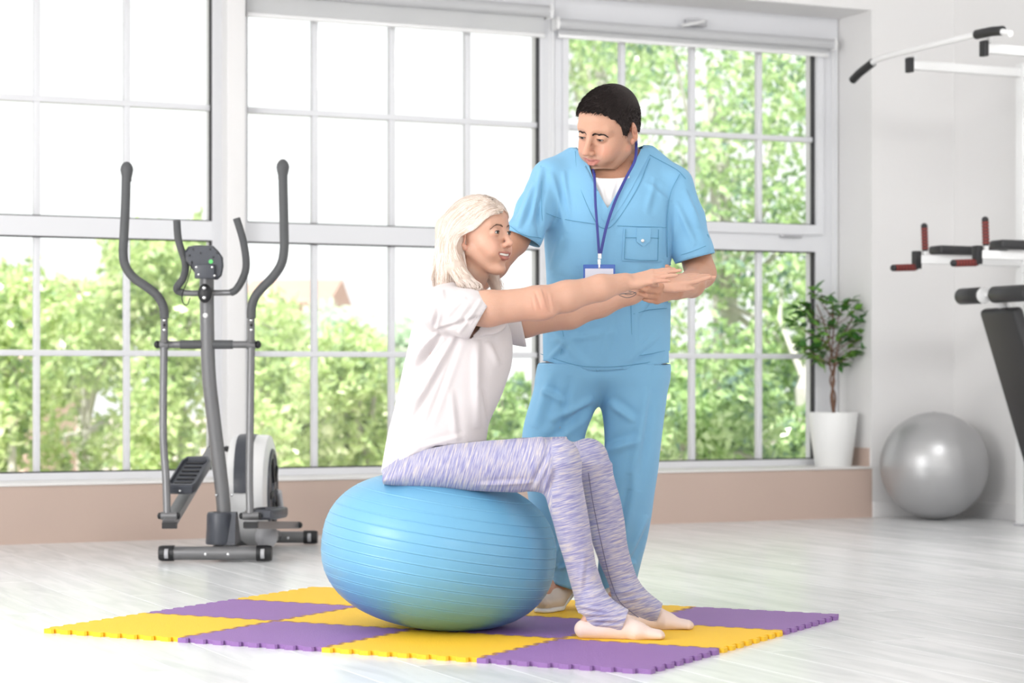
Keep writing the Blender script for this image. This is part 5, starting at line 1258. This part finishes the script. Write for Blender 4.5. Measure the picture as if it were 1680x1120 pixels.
        for k in range(cnt):
            yy = y[k]; ok = ~np.isnan(yy)
            if ok.sum() < 12: continue
            yy = np.interp(np.arange(len(yy)), np.nonzero(ok)[0], yy[ok]); last = np.nonzero(ok)[0].max(); first = np.nonzero(ok)[0].min()
            idx = np.linspace(first, min(last + 2, len(yy) - 1), 24); P = np.stack([np.interp(idx, np.arange(len(yy)), q) for q in (x[k], yy, z[k])], -1)
            kk = np.ones(5) / 5; P[2:-2, 1] = np.convolve(P[:, 1], kk, 'valid'); cur.append(P - o); rads.append(rad_ * np.r_[np.linspace(.5, 1, 6), np.ones(12), np.linspace(1, .25, 6)])
        tag(tubes_obj(nm, cur, rads, M[m_], ho, 4), kind='stuff')
    # loose curls on the shoulder and on the far side of the neck
    cur, rads = [], []
    for _ in range(60):
        a = rr.uniform(0, 1); px0 = 752 + 26 * a; px0 -= 12; pts = [(px0 - 6, 400, 6.55), (px0 + 2, 446, 6.48), (px0 + 22 * rr.uniform(.6, 1.2), 464 + 4 * rr.rand(), 6.445), (px0 + 30 * rr.uniform(.5, 1), 476 + rr.uniform(-4, 4), 6.445), (px0 + 18, 480 + rr.uniform(-6, 3), 6.44)]
        P = np.array(spline([C(*p) for p in pts], 5)); cur.append(P - o); rads.append(np.linspace(.0008, .0003, len(P)))
    for _ in range(40):
        a = rr.uniform(0, 1); px0 = 795 + 12 * a; pts = [(px0, 425, 6.66), (px0 + 8, 448, 6.65), (px0 + 12 + rr.uniform(-6, 10), 466, 6.64), (px0 + 12 + rr.uniform(-12, 16), 478, 6.63), (px0 + 16 + rr.uniform(-12, 14), 483, 6.63)]
        P = np.array(spline([C(*p) for p in pts], 5)); cur.append(P - o); rads.append(np.linspace(.0008, .0003, len(P)))
    tag(tubes_obj('curls', cur, rads, M['hair_blonde_light'], ho, 4), kind='stuff')
woman()

def man():
    t, o = view_thing('person', 'standing dark-haired person in light blue scrubs with a badge on a lanyard', 'person', C(975, 985, 7.1)[0], 7.13, 0)
    sc = 1.13; ps, ph, ro = 36 * D2R, 29 * D2R, 13 * D2R
    f = np.array([-math.sin(ps) * math.cos(ph), -math.cos(ps) * math.cos(ph), -math.sin(ph)]); R = frame(f, (0, 0, 1)); cr, sr = math.cos(ro), math.sin(ro)
    # roll about the view axis: the crown leans to the right of the picture
    Rr = np.array([[cr, 0, sr], [0, 1, 0], [-sr, 0, cr]]); R = Rr @ R
    em = C(969, 226, 6.98); hc = em - R @ (np.array([.085, 0, 0]) * sc)
    l_arm = [C(1102, 310, 7.10), C(1130, 370, 7.10), C(1144, 430, 7.10), C(1150, 448, 7.08), C(1134, 466, 6.94), C(1108, 477, 6.78)]; l_r = [.048, .050, .045, .046, .040, .029]
    r_arm = [C(905, 290, 7.08), C(872, 350, 7.02), C(845, 396, 6.96), C(812, 436, 6.88), C(772, 478, 6.84)]; r_r = [.048, .047, .040, .037, .03]
    BH = Body(); T = head_fields(BH, R, hc, sc, False, .78, gaze=1, ez=.012)
    neck = [hc + R @ np.array([-.050, 0, -.040]), C(1022, 262, 7.13), C(1016, 300, 7.14)]; BH.chain(neck, [.052, .050, .066], k=.02, kk=.03)
    zrow = lambda py, Y: C(0, py, Y)[2]; xc = lambda px, Y: C(px, 0, Y)[0]
    def rows(L_, D0, sh=0): return [(zrow(py, D0), xc((l + r) / 2, D0), (r - l) / 2 / F * D0 - sh, D0 + dy, ry - sh) for py, l, r, ry, dy in L_]
    TOR = [(612, 884, 1102, .125, 0), (560, 889, 1101, .125, 0), (500, 899, 1099, .122, 0), (450, 897, 1098, .128, 0), (400, 893, 1102, .132, 0), (350, 890, 1108, .135, 0), (310, 888, 1116, .125, .01), (285, 900, 1108, .10, .015), (265, 925, 1075, .08, .02), (250, 950, 1052, .07, .02)]
    D0 = 7.10
    B = Body()
    LT = [(598, 886, 994, .115, 0), (640, 876, 990, .115, 0), (680, 864, 972, .105, 0), (715, 857, 958, .098, 0), (780, 862, 955, .09, 0), (840, 872, 952, .084, .01), (900, 892, 952, .078, .02), (945, 902, 950, .074, .03), (972, 900, 952, .074, .03)]
    RT = [(598, 984, 1100, .115, 0), (650, 984, 1096, .115, 0), (700, 992, 1089, .105, 0), (765, 994, 1081, .098, 0), (806, 994, 1073, .092, 0), (854, 990, 1067, .086, 0), (886, 986, 1062, .082, .01), (922, 982, 1054, .08, .02), (951, 980, 1047, .08, .03), (975, 980, 1044, .08, .03)]
    B.stack(rows(LT, D0), k=.03, e=2.1); B.stack(rows(RT, D0), k=.035, e=2.1)
    B.ell(C(990, 612, 7.1), (.20, .118, .055), k=.05)
    TRO = B
    B = Body(); B.stack(rows(TOR, D0, 0), k=.02, e=2.3)
    B.cap(C(938, 268, 7.12), C(905, 292, 7.10), .046, .056, .04); B.cap(C(1062, 262, 7.12), C(1103, 303, 7.12), .046, .056, .04)
    B.chain([C(905, 298, 7.09), C(877, 345, 7.02), C(858, 386, 6.965), C(850, 402, 6.95)], [.068, .063, .061, .060], k=.025, kk=.02)
    B.chain([C(1105, 305, 7.10), C(1124, 360, 7.09), C(1137, 412, 7.08), C(1143, 434, 7.08)], [.062, .060, .060, .060], k=.025, kk=.02)
    TOP = B
    BB = Body()
    BB.chain(neck, [.052, .050, .066], k=.02, kk=.03)
    BB.cap(C(925, 305, 7.1), C(1090, 310, 7.12), .048, .048, .03)
    BB.chain(l_arm, l_r, k=.03, kk=.02); BB.chain(r_arm, r_r, k=.03, kk=.02)
    # his left hand: palm up under her wrist, fingers wrapped on the near side
    hand_fields(BB, C(1106, 477, 6.76), (-.62, -.72, -.14), (.70, -.49, -.49), -1, .98, curl=(.42, .45, .48, .52), spread=(.10, .03, -.05, -.12), thumb=(1.05, .25, .2, .05), thick=1.0)
    hand_fields(BB, C(768, 480, 6.84), (-.5, 0, -.85), (.2, .95, 0), 1, .95, curl=(.15, .15, .15, .2))
    BB.include(TRO, .016); BB.include(TOP, .020, (0, 1, 2))
    for an, to in ((C(920, 935, 7.14), C(893, 994, 7.02)), (C(1012, 950, 7.16), C(1004, 988, 7.0))): BB.chain([an, to * .35 + an * .65 - np.array([0, 0, .02]), to + np.array([0, 0, .012])], [.034, .028, .016], k=.02)
    zc = C(0, 266, 7.1)[2]
    V1, Q1 = BH.mesh(.0019, lo=np.array([-9, 0, zc - .03])); V2, Q2 = BB.mesh(.004); V2 = smooth_skin(V2, Q2, 1)
    base = (.60, .335, .23); c1 = head_color(V1, T, R, hc, sc, base, (.50, .19, .15), (.64, .27, .19), .78, beard=(.36, .24, .19), thin=.0016); c2 = np.tile(np.array(base) * np.array((.90, .84, .80)), (len(V2), 1))
    body_o = quads_obj('body', np.r_[V1, V2] - o, np.r_[Q1, Q2 + len(V1)], M['skin_m'], t, col=np.r_[c1, c2])
    head_extras(BH, T, R, sc, body_o, o, (.07, .05, .03), True, (1, -.05, -.35), M['hair_dark'], M['lash'], False, 1.3, -.0065, .3)
    # ---- hair: cap with a short fuzzy nap
    HB = Body(); TT = lambda x, y, z: hc + R @ (np.array([x, y, z]) * sc)
    HB.ell(TT(-.014, 0, .037), np.array((.1005, .0775, .0900)) * sc, R, .01); HB.ell(TT(.022, 0, .034), np.array((.070, .068, .070)) * sc, R, .03); HB.ell(TT(-.045, 0, -.01), np.array((.056, .060, .062)) * sc, R, .03)
    def hline(y): return np.interp(y, [0, .025, .045, .058, .066, .08], [.066, .064, .060, .050, .030, .018])
    def hcut(p, mar=0.0):
        L_ = ((p - hc) @ R) / sc; x, y, z = L_.T; ay = np.abs(y)
        zl = np.interp(x, [-.12, -.07, -.04, -.022, -.008, .006, .020, .034, .048, .060, .075, .12], [-.025, -.020, -.004, .016, .022, -.024, -.018, .030, .044, .058, .072, .082])
        zl = zl + .003 * np.sin(y * 420) + .002 * np.sin(y * 911 + x * 500)
        return (zl - z) * sc + mar
    HV, HQ = HB.mesh(.0030, cut=hcut); ho = quads_obj('hair', HV - o, HQ, M['hair_dark'], t)
    rr = np.random.RandomState(8); n = 11000; d = rr.normal(size=(n, 3)); d /= np.linalg.norm(d, axis=1)[:, None]
    P = HB.project(TT(0, 0, .03)[None] + (d * np.array([.10, .08, .09]) * sc) @ R.T, 5); cc = hcut(P, -.002); P = P[cc < 0]; g = HB.grad(P); L_ = ((P - hc) @ R) / sc
    comb = R[:, 0] * .9 + R[:, 2] * -.15; top = np.clip((L_[:, 2] - .03) / .06, 0, 1)[:, None]; ln = (.005 + .013 * top[:, 0])[:, None]
    dirs = g * (.45 - .2 * top) + comb * (.25 + 1.0 * top) + np.array([0, 0, -.35]) * (1 - top) + rr.normal(size=g.shape) * .11; dirs /= np.linalg.norm(dirs, axis=1)[:, None]
    cur = np.stack([P - g * .001, P + dirs * ln * .55, P + dirs * ln - g * ln * .15], 1) - o; rad = np.tile([.00060, .00048, .00015], (len(P), 1))
    tag(tubes_obj('nap', cur, rad, M['hair_dark'], ho, 3), kind='stuff')

    # ---- trousers
    B = TRO
    def pcut(p):
        n1 = np.array([-.30, 0, -.95]); a = np.where(p[:, 0] < xc(965, 7.1), (p - C(918, 958, 7.12)) @ n1, -1)
        b = np.where(p[:, 0] >= xc(965, 7.1), C(0, 966, 7.15)[2] - p[:, 2], -1); return np.maximum(a, b)
    V, Q = B.mesh(.0045, cut=pcut, drop=.3); N = vnorm(V, Q)
    fl = [((972, 655), (905, 690), .007, .012), ((965, 672), (880, 735), -.005, .012), ((1000, 660), (1040, 690), .005, .012), ((1060, 640), (1035, 800), .007, .014), ((1035, 780), (1010, 900), -.006, .012), ((1062, 850), (1020, 935), .006, .012), ((890, 640), (925, 660), .005, .01), ((905, 610), (880, 700), .005, .014), ((935, 620), (915, 720), -.004, .012), ((1000, 740), (1050, 720), .006, .014), ((930, 870), (905, 940), .006, .010), ((1000, 940), (1045, 925), .005, .009), ((915, 935), (945, 925), .005, .008)]
    V = folds(V, N, fl, 7.0, gain=2.2); V = wave(V, N, .005, 11, 21, (1.2, 1, .5)); V = wave(V, N, .0015, 30, 22, (1.2, 1, .5))
    pt = quads_obj('trousers', V - o, Q, M['scrubs'], t); solidify(pt, .002)
    # ---- shoes
    ms = mat('beige_leather_shoe', (.66, .56, .48), .5, bump=.1, scale=150, vary=.08, vscale=20); mw_ = mat('white_rubber_sole', (.80, .79, .77), .5, bump=.05)
    for toe, heel, up in ((C(893, 994, 7.02), C(938, 966, 7.22), 1), (C(1004, 988, 7.0), C(1014, 980, 7.22), 0)):
        fz = MT if up else MT
        S = Body(); tz = toe.copy(); tz[2] = MT + .030; hz = heel.copy(); hz[2] = (max(heel[2], MT) + .035) if up else MT + .034
        mid = (tz + hz) / 2; ball_ = tz * .72 + hz * .28; ball_[2] = MT + .032
        S.cap(tz, ball_, .030, .036, .02, w=(0, 0, 1), fl=.85); S.cap(ball_, hz, .038, .032, .02); S.cap(hz, hz + np.array([0, .005, .035]), .034, .036, .02); S.cap(ball_ + np.array([0, .01, .01]), hz + np.array([0, -.03, .05]), .030, .030, .03)
        V, Q = S.mesh(.0035, cut=plane_cut((np.array([0, 0, MT + .006]), (0, 0, -1)))); sh = quads_obj('shoe', V - o, Q, ms, t)
        sl = Body(); dn = np.array([0, 0, -.024]); 
        sl.cap(tz + dn, ball_ + dn, .034, .040, .01, w=(0, 0, 1), fl=.35); sl.cap(ball_ + dn, hz + dn, .040, .034, .01, w=(0, 0, 1), fl=.35); V, Q = sl.mesh(.004, cut=plane_cut((np.array([0, 0, MT]), (0, 0, -1)))); quads_obj('sole', V - o, Q, mw_, sh)
    # ---- white undershirt
    U = Body(); U.stack(rows(TOR, D0, .012), k=.02); U.cap(C(1008, 268, 7.09), C(1006, 300, 7.08), .074, .09, .03)
    def ucut(p):
        nn = np.array([-.05, -.45, 1.0]); nn /= np.linalg.norm(nn); return np.maximum((p - C(1004, 285, 7.03)) @ nn, C(0, 420, 7.1)[2] - p[:, 2])
    V, Q = U.mesh(.0045, cut=ucut, drop=.3); N = vnorm(V, Q); V = folds(V, N, [((985, 290), (992, 335), .003, .006), ((1010, 292), (1000, 330), .0025, .006)], 7.0)
    us = quads_obj('undershirt', V - o, Q, mat('white_undershirt', (.86, .84, .84), .85, bump=.08, scale=500), t); solidify(us, .0015)
    # ---- scrub top
    B = TOP
    xL, xA, xR = xc(950, 7.0), xc(995, 7.0), xc(1054, 7.0)
    def scut(p):
        x, y, z = p.T
        dl = np.array([-.45, 0, -.89]); a = np.where((x < xc(892, 7)) , (p - C(860, 392, 6.95)) @ (np.array([-.42, -.10, -.90])), -1)
        b = np.where(x > xc(1100, 7), (p - C(1137, 424, 7.05)) @ np.array([.26, 0, -.965]), -1)
        hz = np.interp(x, [xc(q, 7.0) for q in (880, 938, 973, 1034, 1097, 1110)], [zrow(q, 7.0) for q in (588, 603, 609, 606, 595, 595)])
        c_ = np.where((x > xc(870, 7)) , hz - z, -1); c_ = np.where(z < zrow(500, 7), c_, -1)
        # V opening in front, round opening behind
        dx = np.where(x < xA, (x - xL) / (xA - xL), (xR - x) / (xR - xA)); zv = np.interp(dx, [-1, 0, 1], [zrow(100, 7), zrow(243, 7), zrow(346, 7)])
        d_ = np.where(y < D0 + .02, np.minimum((z - zv) * .5, np.where(x < xA, x - xL - .0, xR - x) + .05), -1)
        r_ = .070 - np.hypot((x - xc(1004, 7.1)), (y - 7.10)); e_ = np.where(z > zrow(268, 7.1), r_, -1)
        return np.maximum.reduce([a, b, c_, d_, e_])
    V, Q = B.mesh(.0042, cut=scut, drop=.35); N = vnorm(V, Q)
    fl = [((905, 285), (930, 380), .0035, .010), ((925, 280), (935, 360), .003, .008), ((890, 275), (870, 370), .006, .009), ((878, 300), (850, 375), .006, .009), ((882, 330), (885, 395), -.005, .008), ((862, 310), (840, 362), -.003, .008), ((1110, 330), (1140, 400), .005, .010), ((1100, 330), (1098, 420), -.004, .010), ((1125, 310), (1150, 370), .003, .008), ((905, 460), (985, 500), .005, .012), ((1090, 430), (1050, 520), .006, .014), ((1095, 470), (1060, 480), -.003, .010), ((890, 520), (960, 600), .004, .014), ((905, 560), (1010, 545), .0035, .012), ((1000, 520), (985, 600), .004, .014), ((1085, 545), (1020, 600), .004, .014), ((920, 390), (905, 440), .004, .010), ((1060, 300), (1098, 330), .003, .010), ((1075, 290), (1060, 350), .003, .010), ((930, 560), (900, 590), .004, .008), ((950, 440), (960, 580), -.003, .014), ((1045, 440), (1040, 590), .003, .014)]
    V = folds(V, N, fl, 7.0, gain=1.9); V = wave(V, N, .005, 12, 31, (1.2, 1, .5)); V = wave(V, N, .0012, 34, 32, (1.2, 1, .4))
    st = quads_obj('scrub_top', V - o, Q, M['scrubs'], t); solidify(st, .002)
    BT = B
    def seam(pts, r=.0010, m=M['stitch'], Y0=6.82, Y1=7.2, lift=.0034, par=st, nm='seam', sharp=False):
        P = []
        pl = [np.array(a) * (1 - k / 8) + np.array(b) * k / 8 for a, b in zip(pts[:-1], pts[1:]) for k in range(8)] + [np.array(pts[-1])] if sharp else spline(pts, 6)
        for px, py in pl:
            x, z = C(px, py, 6.98)[[0, 2]]; y = BT.front(np.array([x]), np.array([z]), Y0, Y1)[0]
            if not np.isnan(y): P.append([x, y - lift, z])
        if len(P) > 2:
            P = np.array(P); P[1:-1, 1] = (P[:-2, 1] + P[1:-1, 1] + P[2:, 1]) / 3; return MB().tube(P - o, r, 5).build(nm, m, par)
    seam([(894, 350), (930, 360), (975, 368)]); seam([(1012, 371), (1055, 372), (1094, 372)])
    seam([(888, 268), (889, 300), (888, 345), (893, 385)]); seam([(1118, 282), (1102, 315), (1096, 360), (1097, 420)])
    seam([(836, 372), (858, 388), (888, 392)]); seam([(1105, 421), (1135, 412), (1160, 402)])
    seam([(888, 580), (938, 597), (980, 602), (1035, 599), (1096, 588)])
    seam([(921, 533), (925, 555), (920, 582)]); seam([(945, 243), (950, 300), (975, 362), (993, 375), (1012, 362), (1045, 310), (1069, 256)]) ; seam([(1040, 231), (1065, 247), (1110, 272), (1128, 290)])
    # neck bands, pockets, flap
    for pts in ([(953, 246), (962, 285), (978, 325), (1000, 362)], [(1059, 249), (1040, 285), (1018, 325), (992, 362)]):
        try: patch(B, strip(pts, 16, 5), 6.86, 7.2, .0040, .004, 'neck_band', M['scrubs'], st, o)
        except Exception as e: print('band', e)
    pk = patch(B, grid4((1023, 373), (1084, 373), (1083, 430), (1020, 428)), 6.86, 7.2, .0050, .003, 'chest_pocket', M['scrubs'], st, o)
    patch(B, grid4((1044, 374), (1066, 374), (1065, 396), (1043, 396), 6, 6), 6.86, 7.2, .0085, .003, 'pocket_flap', M['scrubs'], st, o)
    patch(B, grid4((1043, 396), (1065, 396), (1055, 404), (1053, 404), 5, 5), 6.86, 7.2, .0085, .003, 'pocket_flap', M['scrubs'], st, o)
    for pts in ([(1025, 390), (1044, 390)], [(1066, 390), (1082, 390)], [(1026, 376), (1024, 425), (1052, 427), (1080, 427), (1081, 376)]): seam(pts, lift=.0075, nm='pocket_stitch', sharp=True)
    q = C(1054, 395, 6.98); y = B.front(np.array([q[0]]), np.array([q[2]]), 6.8, 7.2)[0]; MB().ball((q[0] - o[0], y - .0115 - o[1], q[2]), (.0055, .003, .0055), 14, 8).build('snap_button', M['white_plastic'], st)
    patch(B, grid4((1038, 500), (1098, 496), (1097, 575), (1043, 585)), 6.86, 7.25, .0050, .004, 'side_pocket', M['scrubs'], st, o)
    seam([(1039, 515), (1065, 508), (1096, 505)], lift=.008, nm='pocket_stitch', sharp=True); seam([(1035, 500), (1036, 545), (1043, 584), (1070, 580), (1096, 574)], lift=.006, nm='pocket_stitch', sharp=True)
    c = C(1163, 399, 7.06); MB().box((-.003, -.01, -.03), (.004, .01, .03), bev=.002, R=Matrix.Rotation(-.25, 3, 'Y'), c=c - o).build('sleeve_tab', M['stitch'], st)
    # ---- lanyard with badge: hangs from the neck
    lt, lo_ = view_thing('lanyard', 'dark blue lanyard with blue badge holder hanging on the chest of the scrubs', 'lanyard', C(985, 430, 6.9)[0], 6.93, C(985, 430, 6.93)[2])
    mb_ = mat('navy_ribbon', (.035, .045, .26), .5, bump=.1, scale=600); mbd = mat('blue_badge_plastic', (.045, .13, .50), .3, bump=.02); mpp = mat('badge_paper', (.74, .75, .86), .5, bump=.02)
    def ribbon(pts, Ys, hard=None):
        P = []
        S_ = spline([(a, b, c_) for (a, b), c_ in zip(pts, Ys)], 6)
        for px, py, Yd in S_:
            if Yd < 0:
                Yq = -Yd; x, z = C(px, py, Yq)[[0, 2]]; y = BT.front(np.array([x]), np.array([z]), 6.8, 7.2)[0]; yu = U.front(np.array([x]), np.array([z]), 6.8, 7.2)[0]
                y = np.nanmin([y, yu, Yq + .0]) ; P.append([x, y - .004, z])
            else: P.append(list(C(px, py, Yd)))
        return np.array(P)
    P1 = ribbon([(1044, 236), (1042, 262), (1028, 290), (1010, 328), (995, 372), (985, 418)], [7.05, 7.00, 6.985, 6.96, 6.945, 6.935]); P2 = ribbon([(975, 286), (976, 304), (977, 335), (980, 375), (983, 418)], [6.99, 6.965, 6.95, 6.94, 6.935])
    def push(P):
        for _ in range(3):
            d1 = np.minimum(BT.eval(P), U.eval(P)); P[:, 1] -= np.where(d1 < .006, (.006 - d1), 0)
        return P
    P1, P2 = push(P1), push(P2); P3 = P2 + np.array([.004, .002, 0]) ; back = np.array([P1[0], C(1040, 228, 7.12), C(1010, 235, 7.19), C(985, 252, 7.16), C(972, 268, 7.09), P2[0]])
    MB().tube(P1 - lo_, .0048, 8, flat=((0, 1, 0), .3)).build('strap', mb_, lt); MB().tube(P2 - lo_, .0042, 8, flat=((0, 1, 0), .3)).build('strap', mb_, lt); MB().tube(np.array(spline(back, 5)) - lo_, .0048, 8, flat=((0, 0, 1), .8)).build('strap', mb_, lt)
    e = (P1[-1] + P2[-1]) / 2; MB().tube([e + np.array([0, 0, .004]) - lo_, e - np.array([0, 0, .012]) - lo_], .006, 12, flat=((0, 1, 0), .6)).build('ferrule', M['chrome'], lt)
    e2 = C(983, 431, e[1]); MB().box((-.005, -.003, -.014), (.005, .003, .012), bev=.002, c=e2 - lo_, R=Matrix.Identity(3)).box((-.003, -.005, -.018), (.003, .001, -.006), bev=.001, c=e2 - lo_, R=Matrix.Identity(3)).build('clip', M['chrome'], lt)
    bc = C(983, 466, e[1] - .002) - lo_; bw, bh = .0505, .062
    MB().box((-bw, -.0022, -bh), (bw, .0022, bh), bev=.0018, R=Matrix.Identity(3), c=bc).build('badge_holder', mbd, lt); MB().box((-bw + .006, -.0032, -bh + .006), (bw - .006, -.0022, bh - .013), bev=.0003, R=Matrix.Identity(3), c=bc).build('badge_card', mpp, lt)
man()
